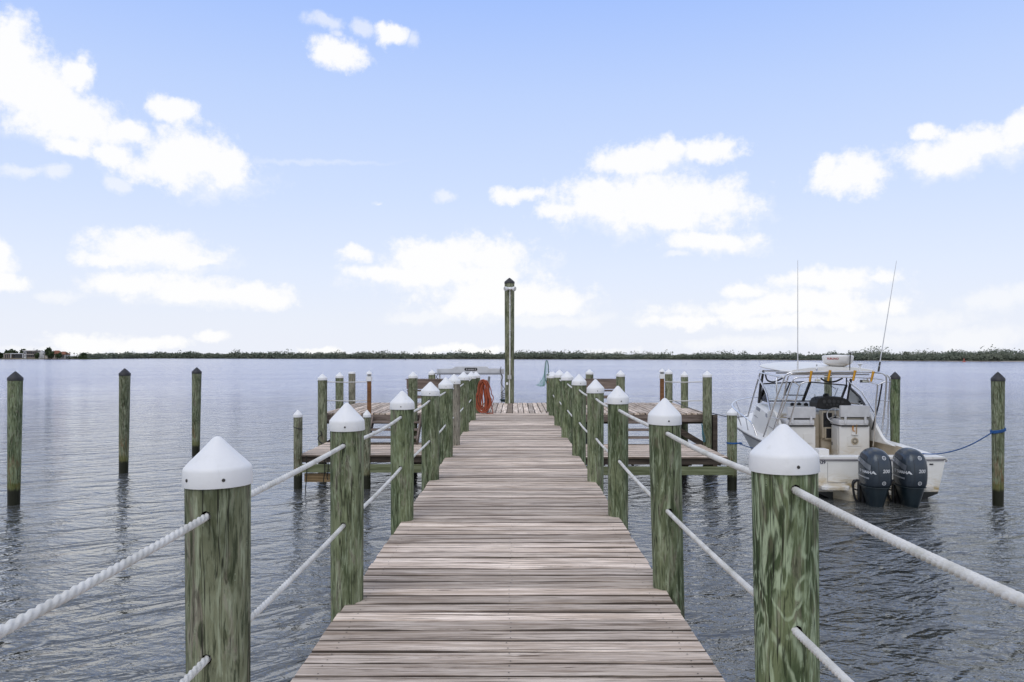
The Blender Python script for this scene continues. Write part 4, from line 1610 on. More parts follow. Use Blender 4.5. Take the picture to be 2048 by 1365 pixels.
b_.build('cable_pile', simple('teal_cable', (0.02, 0.05, 0.055), 0.5), cab, smooth=60)
b_ = MB()
q = lambda px_, py: P(px_, py, 23.5)
b_.tube(smooth_path([q(868.5, 749.5), q(872, 746.5), q(874.5, 749), q(873, 755), q(877, 759), q(876, 762), q(872.5, 760)]), 0.012, 6)
tag(b_.build('cable_hook', BLACK, smooth=60), 'small black cable loop at the bench end of the lift beam', 'cable')

# ------------------------------------------------------------------ the fishing boat
BX, BY = 7.22, 15.4
boat = thing('fishing_boat', 'white hardtop fishing boat with twin dark outboard motors moored beside the dock', 'boat', (BX, BY, WATER))


def L(px, py, Y):
    """boat-local point from a photo pixel and the distance Y forward of the transom"""
    p = P(px, py, BY + Y)
    return Vector((p.x - BX, Y, p.z - WATER))


GEL, gm = mat_gelcoat('aged_white_gelcoat', (0.80, 0.79, 0.75), (0.44, 0.33, 0.15), 0.60, 0.14, 1.0)
sepz = gm.node('ShaderNodeTexCoord')
spz = gm.node('ShaderNodeSeparateXYZ')
gm.l.new(sepz.outputs['Object'], spz.inputs[0])
col_in = gm.bsdf.inputs['Base Color'].links[0].from_socket
gm.color(gm.mix(gm.rng(spz.outputs[2], 0.125, 0.11), col_in, (0.02, 0.022, 0.022)))
GELW = mat_gelcoat('white_deck_gelcoat', (0.74, 0.73, 0.70), (0.46, 0.36, 0.20), 0.95, 0.30, 0.75)[0]
TAN = mat_gelcoat('cream_interior', (0.52, 0.46, 0.36), (0.30, 0.22, 0.11), 1.4, 0.4, 0.6)[0]
VINYL = simple('white_vinyl_cushion', (0.60, 0.60, 0.61), 0.5, var=0.07, bump=0.002)
NAVY = M('dark_blue_grey_cowling')
NAVY.color(NAVY.mix(NAVY.noise(NAVY.coord(), 3.0), (0.036, 0.048, 0.062), (0.052, 0.066, 0.082))).set(rough=0.25, metal=0.4, spec=0.6)
NAVY = NAVY.mat
NAVY2 = simple('dark_lower_unit', (0.012, 0.022, 0.028), 0.32, 0.15, 0.15)
SILVER = simple('silver_grey_trim', (0.42, 0.44, 0.47), 0.3, 0.5, 0.08)
DECAL = simple('white_decal', (0.60, 0.61, 0.62), 0.4, var=0.03)
DGREY = simple('rub_rail_grey', (0.20, 0.19, 0.20), 0.5)

SY = [0, 1, 2, 3.3, 4.3, 5.2, 6.0, 6.8, 7.4, 7.85]
HB = [1.34, 1.39, 1.42, 1.42, 1.38, 1.29, 1.10, .80, .45, .03]
ZG = [.77, .80, .83, .865, .905, .94, .99, 1.04, 1.08, 1.12]
CB = [1.18, 1.21, 1.22, 1.19, 1.10, .93, .68, .38, .15, .01]
ZC = [.08, .08, .09, .12, .20, .31, .45, .62, .78, .95]
ZK = [-.40, -.40, -.40, -.40, -.39, -.33, -.2, .05, .4, .75]


def itp(arr, y):
    for i in range(len(SY) - 1):
        if y <= SY[i + 1]:
            t = (y - SY[i]) / (SY[i + 1] - SY[i])
            return arr[i] + (arr[i + 1] - arr[i]) * max(t, 0)
    return arr[-1]


ys = [i * 7.85 / 44 for i in range(45)]
rings = []
for y in ys:
    b_, g, c_, zc, zk = itp(HB, y), itp(ZG, y), itp(CB, y), itp(ZC, y), itp(ZK, y)
    half = []
    fl_ = 0.16 * max(0, min(1, (y - 3) / 3))
    for t in (0, .2, .4, .6, .8, 1):
        x = b_ + (c_ - b_) * (t - fl_ * 0 + fl_ * 1.6 * t * (1 - t))
        half.append((x, g + (zc - g) * t))
    half.append((c_ * 0.5, (zc + zk) / 2))
    ring = [(-x, y, z) for x, z in half] + [(0, y, zk)] + [(x, y, z) for x, z in reversed(half)]
    rings.append(ring)
hb = MB()
hb.loft(rings, caps=False, closed=False)
n0 = len(rings[0])
hb.f.append(tuple(range(n0)))
hb.mi.append(0)
hb.build('hull', GEL, boat, smooth=35)
for sx in (-1, 1):
    rr_ = MB()
    rr_.tube([(sx * (itp(HB, y) + 0.012), y, itp(ZG, y) - 0.045) for y in ys], 0.022, 6)
    rr_.build('rub_rail', DGREY, boat, smooth=60)
    # side deck / gunwale cap, a lip proud of the hull
    dk = MB()
    rg = []
    for y in ys[:-1]:
        b_, g = itp(HB, y), itp(ZG, y)
        inner = max(0.0, b_ - 0.26) if y < 3.25 else 0.0
        rg.append([(sx * inner, y, g + 0.005), (sx * inner, y, g + 0.035 + (0.05 * (1 - inner / max(b_, .01)) if y >= 3.25 else 0)),
                   (sx * (b_ - 0.03), y, g + 0.03), (sx * (b_ + 0.035), y, g + 0.005), (sx * (b_ + 0.035), y, g - 0.02), (sx * (b_ - 0.02), y, g - 0.02)])
    dk.loft(rg)
    dk.build('side_deck', GELW, boat, smooth=40)
    lw = MB()
    lw.loft([[(sx * (itp(HB, y) - 0.26), y, itp(ZG, y) + 0.03), (sx * (itp(HB, y) - 0.28), y, 0.3), (sx * (itp(HB, y) - 0.24), y, 0.3), (sx * (itp(HB, y) - 0.22), y, itp(ZG, y) + 0.0)] for y in (0.3, 1.0, 2.0, 3.2)])
    lw.build('cockpit_liner', TAN, boat)
b_ = MB()
b_.box(-1.34, 1.34, 0.02, 0.34, 0.72, 0.81)
b_.build('transom_cap', GELW, boat, bevel=0.02)
b_ = MB()
b_.box(-1.3, 1.3, -0.02, 0.02, 0.735, 0.765)
b_.build('transom_rail', DGREY, boat, bevel=0.008)
b_ = MB()
b_.box(-1.12, 1.12, 0.30, 0.33, 0.3, 0.73)
b_.build('transom_inner_wall', GELW, boat)
b_ = MB()
b_.box(-1.16, 1.16, 0.1, 3.3, 0.27, 0.3)
b_.build('cockpit_sole', TAN, boat)
b_ = MB()
b_.box(-1.05, -0.84, 0.335, 0.60, 0.5, 0.92)
b_.build('bait_locker', GELW, boat, bevel=0.015)
# transom hatch outline, swim platforms, engine bracket
b_ = MB()
b_.box(-1.012, -1.006, -0.004, -0.0015, 0.30, 0.70)
b_.box(-1.004, -0.62, -0.004, -0.0015, 0.30, 0.306)
b_.build('hatch_seam', DGREY, boat)
poly = [(-1.26, -0.02), (-1.26, -0.36), (-1.18, -0.44), (-0.78, -0.46), (-0.70, -0.30), (-0.70, -0.02)]
b_ = MB()
b_.prism(poly, 'z', 0.22, 0.285)
b_.build('swim_platform', GELW, boat, bevel=0.015)
poly = [(0.68, -0.02), (0.68, -0.26), (0.76, -0.36), (0.92, -0.34), (0.98, -0.02)]
b_ = MB()
b_.prism(poly, 'z', 0.20, 0.28)
b_.build('swim_platform', GELW, boat, bevel=0.015)
b_ = MB()
b_.loft([[(-0.9, -0.005, -0.3), (0.7, -0.005, -0.3), (0.7, -0.005, 0.18), (-0.9, -0.005, 0.18)], [(-0.72, -0.36, -0.2), (0.52, -0.36, -0.2), (0.52, -0.36, 0.12), (-0.72, -0.36, 0.12)]])
b_.build('engine_bracket', mat_gelcoat('stained_bracket', (0.55, 0.50, 0.40), (0.28, 0.20, 0.08), 0.2, -0.1, 0.9)[0], boat)
for px_ in (1842, 1863):
    b_ = MB()
    c_ = L(px_, 929, -0.01)
    b_.box(c_.x - 0.035, c_.x + 0.035, -0.012, -0.002, c_.z - 0.015, c_.z + 0.012)
    b_.build('scupper', BLACK, boat)
me = text_mesh('A39', 0.085, 0.0015, bold=0.002)
me.materials.append(simple('navy_lettering', (0.03, 0.035, 0.07), 0.5))
to = link('registration_lettering', me, boat, L(1644, 925.5, -0.006))
to.rotation_euler = (pi / 2, 0, 0)

# outboard motors
MPX = [(1750, -0.44), (1820, 0.22)]


def srect(w_, l_, z, yo, n=40, ex=2.9):
    out = []
    for k in range(n):
        a = 2 * pi * k / n
        ca, sa = cos(a), sin(a)
        out.append((w_ / 2 * (abs(ca) ** (2 / ex)) * (1 if ca >= 0 else -1), yo + l_ / 2 * (abs(sa) ** (2 / ex)) * (1 if sa >= 0 else -1), z))
    return out


def cowl_rings():
    prof = [(.375, .42, .54, 0), (.385, .45, .58, 0), (.43, .475, .63, 0), (.52, .49, .66, .0), (.64, .495, .67, .0), (.76, .49, .67, .005), (.86, .465, .645, .01), (.93, .425, .60, .015),
            (.985, .365, .53, .02), (1.03, .29, .43, .025), (1.06, .20, .31, .03), (1.078, .10, .16, .03), (1.083, .02, .04, .03)]
    return [srect(w_, l_, z, yo) for z, w_, l_, yo in prof]


cw = MB()
cw.loft(cowl_rings())
cowl_me = cw.mesh('cowling', NAVY, 50)
cbm = bmesh.new()
cbm.from_mesh(cowl_me)
bvh = BVHTree.FromBMesh(cbm)
cbm.free()


def project(pts2, face, off=0.004):
    """(u, v) points to the cowling: face 'rear' uses x = u, z = v; 'port' uses y = -u, z = v"""
    out = []
    for u, v in pts2:
        if face == 'rear':
            o_, d_ = Vector((u, -2, v)), Vector((0, 1, 0))
        else:
            o_, d_ = Vector((-2, -u, v)), Vector((1, 0, 0))
        h, nrm, _, _ = bvh.ray_cast(o_, d_)
        if h is None:
            h = o_ + d_ * 2
            nrm = -d_
        if nrm.dot(d_) > 0:
            nrm = -nrm
        out.append(h + nrm * off)
    return out


def project_mesh(me, u0, v0, face, mat, name):
    pts = project([(v.co.x + u0, v.co.y + v0) for v in me.vertices], face)
    for v, p in zip(me.vertices, pts):
        v.co = p
    me.name = name
    me.materials.append(mat)
    return me


def ring_poly(u0, v0, r0, r1, face, n=20, off=0.004):
    mb = MB()
    outer = project([(u0 + r1 * cos(2 * pi * k / n), v0 + r1 * sin(2 * pi * k / n)) for k in range(n)], face, off)
    inner = project([(u0 + r0 * cos(2 * pi * k / n), v0 + r0 * sin(2 * pi * k / n)) for k in range(n)], face, off)
    mb.add(outer + inner, [(k, (k + 1) % n, n + (k + 1) % n, n + k) for k in range(n)])
    return mb


def strip(top, bot, face, off=0.005):
    mb = MB()
    a, b = project(top, face, off), project(bot, face, off)
    n = len(a)
    mb.add(a + b, [(k, k + 1, n + k + 1, n + k) for k in range(n - 1)])
    return mb


def arc(fn, a, b, n=14):
    return [fn(a + (b - a) * k / (n - 1)) for k in range(n)]


t200 = project_mesh(text_mesh('200', 0.088, 0, 0.18, 0.002), 0.055, 0.685, 'rear', DECAL, 'power_lettering')
tname = project_mesh(text_mesh('YAMAHA', 0.074, 0, 0.0, 0.0025), 0.165, 0.655, 'port', DECAL, 'brand_lettering')


def emblem(u, v, r, face):
    mb = ring_poly(u, v, r * 0.72, r, face)
    for k in range(3):
        a = pi / 2 + k * 2 * pi / 3
        q_ = project([(u - sin(a) * r * .1, v + cos(a) * r * .1), (u + sin(a) * r * .1, v - cos(a) * r * .1), (u + cos(a) * r * .7 + sin(a) * r * .06, v + sin(a) * r * .7 - cos(a) * r * .06), (u + cos(a) * r * .7 - sin(a) * r * .06, v + sin(a) * r * .7 + cos(a) * r * .06)], face, 0.004)
        mb.add(q_, [(0, 1, 2, 3)])
    return mb.mesh('emblem', DECAL, fix=False)


em_top = emblem(0.035, 0.925, 0.036, 'rear')
em_low = emblem(0.02, 0.465, 0.036, 'rear')
em_side = emblem(-0.045, 0.665, 0.030, 'port')
stripe = strip(arc(lambda t: (t, 0.585 - 0.05 * (t + 0.3)), -0.30, 0.23), arc(lambda t: (t, 0.573 - 0.085 * (t + 0.3)), -0.30, 0.23), 'port').mesh('stripe', SILVER, 60)
scoop = strip(arc(lambda t: (t, 0.985 - 0.55 * (t + 0.1) ** 2 - 0.06 * (t + .24)), -0.25, 0.14), arc(lambda t: (t, 0.93 - 0.42 * (t + 0.22) ** 2 - 0.02 * (t + .25)), -0.25, 0.14), 'port').mesh('air_scoop', BLACK, 60)  # flat dark patch painting in the shade of the scoop recess
lip = strip(arc(lambda t: (t, 0.915 - 0.45 * (t + 0.22) ** 2 - 0.05 * (t + .25)), -0.27, 0.26), arc(lambda t: (t, 0.855 - 0.25 * (t + 0.22) ** 2 - 0.22 * (t + .25)), -0.27, 0.26), 'port', 0.014).mesh('scoop_lip', simple('lighter_cowling_trim', (0.24, 0.26, 0.29), 0.22, 0.6), 60)  # grey accent lip, lightened to suggest sheen on the cowling
seam = strip(arc(lambda t: (-0.09 + 0.02 * t, 1.0 - 0.62 * t), 0, 1, 20), arc(lambda t: (-0.084 + 0.02 * t, 1.0 - 0.62 * t), 0, 1, 20), 'rear', 0.002).mesh('seam', BLACK, 60)
sdots = MB()
for u, v in ((-0.19, 0.845), (-0.16, 0.842), (-0.13, 0.838), (-0.10, 0.834)):
    q_ = project([(u - .011, v - .013), (u + .011, v - .013), (u + .011, v + .013), (u - .011, v + .013)], 'port', 0.018)
    sdots.add(q_, [(0, 1, 2, 3)])
sdots_me = sdots.mesh('side_decal', DECAL, fix=False)
low = MB()
low.loft([srect(w_, l_, z, yo, 28, 2.5) for z, w_, l_, yo in ((.374, .43, .55, 0), (.34, .43, .55, 0), (.22, .37, .49, 0), (.08, .29, .42, .0), (-.04, .22, .36, .0), (-.3, .16, .30, .0))])
low_me = low.mesh('midsection', NAVY2, 45)
skirt = MB()
skirt.loft([srect(.468, .60, .366, 0), srect(.468, .60, .378, 0)])
skirt_me = skirt.mesh('skirt', simple('cowl_gasket', (0.018, 0.03, 0.036), 0.35), 40)
clampm = MB()
clampm.box(-.13, -.09, .24, .47, -.12, .42)
clampm.box(.09, .13, .24, .47, -.12, .42)
clampm.box(-.09, .09, .26, .40, -.2, .36)
clampm.tube([(-.16, .30, .36), (-.17, .30, .10), (-.15, .34, -.05)], 0.028, 8)
clamp_me = clampm.mesh('clamp_bracket', BLACK, bevel=0.012)
hosem = MB()
hosem.tube(smooth_path([(-.20, .28, .44), (-.26, .34, .34), (-.23, .36, .12), (-.17, .36, -.02)]), 0.022, 8)
hosem.tube(smooth_path([(-.12, .3, .42), (-.22, .42, .40), (-.20, .5, .25), (-.10, .5, .2)]), 0.016, 8)
hose_me = hosem.mesh('rigging_hose', BLACK, 60)
plate = MB()
plate.prism([(-.16, -.55), (.16, -.55), (.14, .2), (-.14, .2)], 'z', -.21, -.2)
plate_me = plate.mesh('cavitation_plate', NAVY2)
for i, (px_, X_) in enumerate(MPX):
    mo = thing('outboard_motor', '', '', (0, 0, 0))
    del mo['label'], mo['category']
    mo.parent = boat
    mo.location = (X_, -0.80, 0)
    for nm, me in (('cowling', cowl_me), ('power_lettering', t200), ('brand_lettering', tname), ('emblem', em_top), ('emblem', em_low), ('emblem', em_side), ('stripe', stripe), ('air_scoop', scoop),
                   ('scoop_lip', lip), ('seam', seam), ('side_decal', sdots_me), ('midsection', low_me), ('skirt', skirt_me), ('clamp_bracket', clamp_me), ('rigging_hose', hose_me), ('cavitation_plate', plate_me)):
        link(nm, me, mo)

# cabin trunk, foredeck, wings
secs = [(3.22, 1.17, 1.08, 1.44), (3.8, 1.15, 1.05, 1.53), (4.6, 1.06, .97, 1.60), (5.3, .93, .80, 1.50), (6.1, .68, .52, 1.28), (6.9, .34, .22, 1.12)]
rg = []
for y, a, b, z in secs:
    zb_ = itp(ZG, y) + 0.02
    rg.append([(-a, y, zb_), (-b - 0.02, y, z - 0.07), (-b + 0.05, y, z), (-b * 0.4, y, z + 0.03), (b * 0.4, y, z + 0.03), (b - 0.05, y, z), (b + 0.02, y, z - 0.07), (a, y, zb_)])
b_ = MB()
b_.loft(rg)
b_.build('cabin_trunk', GELW, boat, smooth=30)
for sx in (-1, 1):
    b_ = MB()
    b_.prism([(1.55, .84), (1.95, .90), (2.15, 1.0), (2.78, 1.50), (3.0, 1.56), (3.3, 1.46), (3.3, .84)], 'x', sx * 1.10 - 0.035, sx * 1.10 + 0.035)
    b_.build('coaming_wing', GELW, boat, bevel=0.018)
    b_ = MB()
    rg = []
    for y, z0, z1 in ((3.35, 1.315, 1.40), (3.9, 1.385, 1.47), (4.55, 1.45, 1.53)):
        t = (y - 3.22) / (4.6 - 3.22)
        a, b2 = 1.17 - 0.11 * t + 0.012, 1.10 - 0.11 * t + 0.012
        zb_, zt_ = itp(ZG, y) + 0.02, 1.37 + 0.16 * t
        fx = lambda z: sx * (a + (b2 - a) * (z - zb_) / (zt_ - zb_))
        rg.append([(fx(z0), y, z0), (fx(z1), y, z1), (fx(z1) - sx * 0.02, y, z1), (fx(z0) - sx * 0.02, y, z0)])
    b_.loft(rg)
    b_.build('side_window', simple('grey_cabin_window', (0.16, 0.17, 0.20), 0.15), boat)
    b_ = MB()
    rg = []
    for y, z in ((2.9, 1.10), (3.6, 1.18), (4.7, 1.28)):
        t = max(0, (y - 3.22) / (4.6 - 3.22))
        zb_, zt_ = itp(ZG, y) + 0.02, 1.37 + 0.16 * t
        a, b2 = 1.17 - 0.11 * t + 0.012, 1.10 - 0.11 * t + 0.012
        x = sx * (a + (b2 - a) * (z - zb_) / (zt_ - zb_))
        rg.append([(x, y, z), (x, y, z + 0.012), (x - sx * 0.02, y, z + 0.012), (x - sx * 0.02, y, z)])
    b_.loft(rg)
    b_.build('moulding_line', DGREY, boat)
    cl_ = MB()
    c_ = Vector((sx * (itp(HB, 3.75) - 0.12), 3.75, itp(ZG, 3.75) + 0.035))
    cl_.tube([c_ + Vector((0, -0.1, 0.05)), c_ + Vector((0, 0.1, 0.05))], 0.012, 8)
    for dy_ in (-0.04, 0.04):
        cl_.tube([c_ + Vector((0, dy_, -0.01)), c_ + Vector((0, dy_, 0.05))], 0.01, 6)
    cl_.build('cleat', STEEL, boat, smooth=50)

# helm bulkhead, console, companionway
b_ = MB()
b_.box(-1.05, 0.06, 3.16, 3.21, 0.3, 1.42)
b_.build('bulkhead', TAN, boat)
b_ = MB()
b_.box(0.07, 1.04, 3.0, 3.21, 0.86, 1.52)
b_.build('helm_console', TAN, boat, bevel=0.02)
b_ = MB()
b_.box(0.10, 0.30, 2.985, 2.999, 1.13, 1.47)
pn = b_.build('switch_panel', BLACK, boat)
b_ = MB()
for sx in (-1, 1):
    b_.lathe([(0.035, 0), (0.035, 0.02)], 10, (0.2 + sx * 0.05, 0, 0))
b_ = MB()
for (x, z, r_) in ((0.18, 1.24, 0.05), (0.25, 1.24, 0.035), (0.2, 1.38, 0.03)):
    b_.tube([(x, 2.99, z), (x, 2.968, z)], r_, 14)
b_.build('gauge', BLACKF, pn, smooth=40)
b_ = MB()
b_.box(0.07, 0.62, 3.05, 3.2, 0.3, 0.855)
b_.build('cabin_door', TAN, boat)
fr_ = MB()
for (x0, x1, z0, z1) in ((0.13, 0.44, 1.10, 1.13), (0.13, 0.44, 0.84, 0.87), (0.13, 0.16, 0.871, 1.099), (0.41, 0.44, 0.871, 1.099)):
    fr_.box(x0, x1, 2.975, 2.998, z0, z1)
fo = fr_.build('door_frame', TAN, boat)
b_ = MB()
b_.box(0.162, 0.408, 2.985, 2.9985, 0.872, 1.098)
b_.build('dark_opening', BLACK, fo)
pod = MB()
pl2 = [(-.05, 1.60), (-.045, 1.70), (0.0, 1.79), (.08, 1.83), (.3, 1.85), (.55, 1.84), (.70, 1.78), (.78, 1.68), (.76, 1.61), (.62, 1.55), (.1, 1.55)]
pod.prism(pl2, 'y', 3.02, 3.5)
po = pod.build('dash_pod', simple('black_dash', (0.022, 0.021, 0.02), 0.6, var=0.3), boat, bevel=0.02)
for (x, z, r_) in ((.13, 1.735, .042), (.25, 1.74, .046), (.36, 1.74, .042), (.47, 1.735, .03), (.56, 1.725, .03), (.20, 1.655, .026), (.28, 1.655, .026), (.36, 1.655, .026), (.44, 1.655, .026)):
    g_ = MB()
    g_.tube([(x, 3.02, z), (x, 3.008, z)], r_, 16)
    go = g_.build('gauge', simple('gauge_rim', (0.05, 0.05, 0.05), 0.3), po, smooth=40)
    if r_ > .04:
        continue
b_ = MB()
b_.lathe([(.075, 0), (.07, .05), (.04, .075), (.01, .08)], 14, (.27, 3.25, 1.84))
b_.build('compass', BLACK, po, smooth=50)
for a, c_ in (((1631, 800, 3.2), (1629.5, 789, 3.25)), ((1647.5, 797, 3.2), (1646, 790, 3.25))):
    b_ = MB()
    b_.tube([L(*a), L(*c_)], 0.008, 6)
    b_.build('whip_aerial', BLACK, po)
wh = MB()
wc = Vector((0.33, 2.86, 1.42))
nv = Vector((-0.25, -0.85, 0.45)).normalized()
wu = nv.cross(Vector((0, 0, 1))).normalized()
wv = wu.cross(nv)
wh.tube([wc + (wu * cos(a) + wv * sin(a)) * 0.185 for a in [2 * pi * k / 32 for k in range(32)]], 0.013, 8, closed=True)
for k in range(3):
    a = pi / 2 + k * 2 * pi / 3
    wh.tube([wc - nv * 0.03, wc + (wu * cos(a) + wv * sin(a)) * 0.18], 0.009, 6)
sw_ = wh.build('steering_wheel', simple('satin_steel', (0.6, 0.6, 0.6), 0.4, 0.6), boat, smooth=60)
wh = MB()
wh.tube([wc - nv * 0.02, wc - nv * 0.16], 0.035, 10)
wh.build('wheel_hub', BLACK, sw_, smooth=60)

# seats
for sx, x0, x1 in ((1, .27, .97), (-1, -.95, -.28)):
    st = link('helm_seat' if sx > 0 else 'companion_seat', None, boat)
    b_ = MB()
    b_.box(x0, x1, 2.5, 2.96 if sx > 0 else 3.1, 0.3, 1.19)
    sb = b_.build('seat_box', GELW, st, bevel=0.02)
    b_ = MB()
    b_.box(x0 - 0.03, x1 - 0.03, 2.46, 2.98, 1.215, 1.35)
    b_.build('cushion', VINYL, st, bevel=0.055, smooth=40)
    b_ = MB()
    b_.box(x0 + 0.02, x1, 2.47, 2.57, 1.405 if sx > 0 else 1.38, 1.675 if sx > 0 else 1.645)
    b_.build('backrest', VINYL, st, bevel=0.03, smooth=40)
    b_ = MB()
    zb_ = 1.405 if sx > 0 else 1.38
    b_.box(x0 + 0.05, x1 - 0.03, 2.475, 2.56, zb_ - 0.018, zb_ - 0.001)
    b_.build('backrest_trim', BLACK, st)
    b_ = MB()
    b_.box(x0 + 0.06, x1 - 0.06, 2.52, 2.56, 1.352, zb_ - 0.02)
    b_.build('backrest_frame', TAN, st)
    for xx in (x0 + 0.12, x1 - 0.12):
        b_ = MB()
        b_.box(xx - 0.025, xx + 0.025, 2.435, 2.468, 1.26, 1.42)
        b_.build('hinge_strap', VINYL, st, bevel=0.006)
    b_ = MB()
    b_.box(x0 + 0.04, x1 - 0.04, 2.47, 2.95, 1.191, 1.214)
    b_.build('seat_gap', BLACK, st)
    if sx > 0:
        # locker door on the side of the box facing the dock
        b_ = MB()
        b_.box(x0 - 0.014, x0 - 0.001, 2.56, 2.90, 0.42, 1.13)
        b_.build('locker_door', GELW, st, bevel=0.004)
        b_ = MB()
        b_.box(x0 - 0.024, x0 - 0.0145, 2.85, 2.88, 0.72, 0.80)
        b_.build('latch', BLACK, st)
        cvx, cz_ = 0.62, 0.855
        b_ = MB()
        b_.box(cvx - .155, cvx + .155, 2.486, 2.498, cz_ - .115, cz_ + .115)
        b_.build('vent_plate', GELW, st, bevel=0.003)
        v_ = MB()
        n_ = 28
        v_.tube([(cvx, 2.484, cz_), (cvx, 2.472, cz_)], .085, n_)
        v_.build('vent_cover', TAN, st, smooth=40)
        v_ = MB()
        for k in range(10):
            a = 2 * pi * k / 10
            p0, p1 = Vector((cvx + .028 * cos(a), 2.4705, cz_ + .028 * sin(a))), Vector((cvx + .064 * cos(a), 2.4705, cz_ + .064 * sin(a)))
            q_ = Vector((-sin(a), 0, cos(a)))
            v_.add([p0 + q_ * .004, p1 + q_ * .012, p1 - q_ * .012, p0 - q_ * .004], [(0, 1, 2, 3)])
        v_.build('vent_slots', BLACK, st, fix=False)
        b_ = MB()
        b_.box(cvx - .075, cvx + .075, 2.44, 2.498, 1.0, 1.015)
        b_.box(cvx - .07, cvx + .07, 2.486, 2.498, 1.016, 1.18)
        b_.build('tool_rack', GELW, st)
        b_ = MB()
        b_.tube([(cvx - .05, 2.465, 1.10), (cvx - .048, 2.465, 1.21)], .014, 8)
        b_.tube([(cvx - .045, 2.465, 1.09), (cvx + .0, 2.47, 1.085)], .009, 8)
        b_.build('orange_pliers', simple('orange_grip', (0.55, 0.22, 0.02), 0.5), st, smooth=50)
        b_ = MB()
        b_.tube([(cvx + .03, 2.465, 1.02), (cvx + .04, 2.465, 1.24)], .011, 8)
        b_.build('knife', simple('tan_grip', (0.30, 0.20, 0.10), 0.5), st, smooth=50)
    else:
        b_ = MB()
        b_.box(-.56, -.36, 2.486, 2.498, .80, 1.02)
        b_.build('access_plate', GELW, st, bevel=0.003)

# hardtop
ht = link('hardtop', None, boat)
rg = []
for i in range(9):
    t = i / 8
    y = 2.18 + 2.45 * t
    z = 2.44 + 0.105 * t
    wd = 1.05 - 0.06 * t - (0.10 if i in (0, 8) else 0) - 0.05 * (i == 7)
    th = 0.07
    cr = 0.06
    rg.append([(-wd, y, z), (-wd - 0.01, y, z + 0.02), (-wd + 0.03, y, z + th * 0.8), (-wd * 0.55, y, z + th + cr * 0.7), (0, y, z + th + cr), (wd * 0.55, y, z + th + cr * 0.7), (wd - 0.03, y, z + th * 0.8), (wd + 0.01, y, z + 0.02), (wd, y, z)])
b_ = MB()
b_.loft(rg)
b_.build('roof_panel', GELW, ht, smooth=40)


def tubes(name, lst, r, mat, parent=boat, n=5, seg=8):
    b = MB()
    for pts in lst:
        b.tube(smooth_path([L(*p) for p in pts], n) if len(pts) > 2 else [L(*p) for p in pts], r, seg)
    return b.build(name, mat, parent, smooth=60)


for z_off, yy in ((0.0, 2.5), (0.02, 3.2), (0.05, 4.2)):
    b_ = MB()
    z_ = 2.42 + z_off
    b_.tube([(-0.96, yy, z_ - 0.03), (0.96, yy, z_ - 0.03)], 0.018, 8)
    b_.build('roof_bow', STEEL, ht, smooth=60)
RY = lambda py: 1.9 + (py - 745) / 115 * 0.55


def arch(name, pts, r=0.0195):
    return tubes(name, [[(a, b, RY(b) + (c if len(q_ := (a, b)) else 0)) for a, b, c in pts]], r, STEEL, rack)


rack = link('rail_arch', None, boat)
arch('arch_tube', [(1527, 874, 0), (1533, 858.5, 0), (1553, 796, 0), (1566.6, 762, 0), (1570.5, 752, 0), (1578, 747, 0), (1591, 744.9, 0), (1620, 744.2, 0), (1680, 743.6, 0), (1735, 744.4, 0), (1758, 745.5, 0), (1769, 750, 0), (1773, 762, 0), (1769, 817, 0), (1764, 862, 0), (1761, 890, 0)])
arch('arch_tube', [(1541, 880, .1), (1548, 858.5, .1), (1566, 800, .1), (1575, 758, .1), (1579, 751, .1), (1588, 746.8, .1), (1607, 745.2, .1), (1650, 744.4, .1), (1720, 744.6, .1), (1755, 746, .1), (1770, 748.5, .1), (1778, 755, .1), (1780, 764, .1), (1776.5, 817, .1), (1776, 850, .1), (1771.5, 874, .1)])
arch('inner_tube', [(1553, 850, -.1), (1558, 838, -.1), (1572, 800, -.1), (1584, 765, -.1), (1590, 757.5, -.1), (1602, 755.3, -.1), (1650, 754, -.1), (1720, 755.5, -.1), (1757, 758.5, -.1), (1767, 760.5, -.1)], 0.016)
arch('inner_tube', [(1576, 856, -.2), (1579, 845, -.2), (1592, 800, -.2), (1599.5, 772, -.2), (1606, 766, -.2), (1618, 763.5, -.2)], 0.016)
arch('inner_tube', [(1734, 756, -.2), (1737, 762, -.2), (1744, 766, -.2), (1751, 768, -.2), (1755, 773, -.2), (1752, 807, -.2), (1750.5, 850, -.2), (1746.5, 893, -.2)], 0.016)
for a, b in (((1553.7, 796), (1566, 800)), ((1566, 799), (1590, 801)), ((1541, 834), (1556, 838)), ((1566.5, 833), (1581, 833.5)), ((1753, 801), (1768, 801)), ((1768, 802), (1778, 802)), ((1750, 833), (1766, 834)), ((1765, 833.5), (1777, 839)), ((1585, 761.5), (1599, 772)), ((1755, 771), (1771, 763)), ((1566.5, 762), (1575, 762)), ((1771, 764), (1780, 764))):
    tubes('rung', [[(*a, RY(a[1])), (*b, RY(b[1]))]], 0.014, STEEL, rack)
b_ = MB()
b_.tube([L(1764, 768, 2.0), L(1757, 810, 2.2), L(1744, 860, 2.5)], 0.018, 8)
b_.build('coiled_awning', BLACK, rack, smooth=60)
for px0, py0, px1, py1 in ((1623, 742.5, 1619.5, 764), (1660.5, 741, 1656, 762.5), (1710.5, 741.5, 1706, 762), (1747, 743.5, 1742, 763.5)):
    a, b = L(px0, py0, 1.80), L(px1, py1, 1.80)
    d_ = (a - b).normalized()
    b_ = MB()
    b_.tube([b, b + d_ * .03, a - d_ * .04, a - d_ * .035, a], [.024, .025, .025, .031, .031], 12)
    b_.build('rod_holder', GOLD, rack, smooth=40)
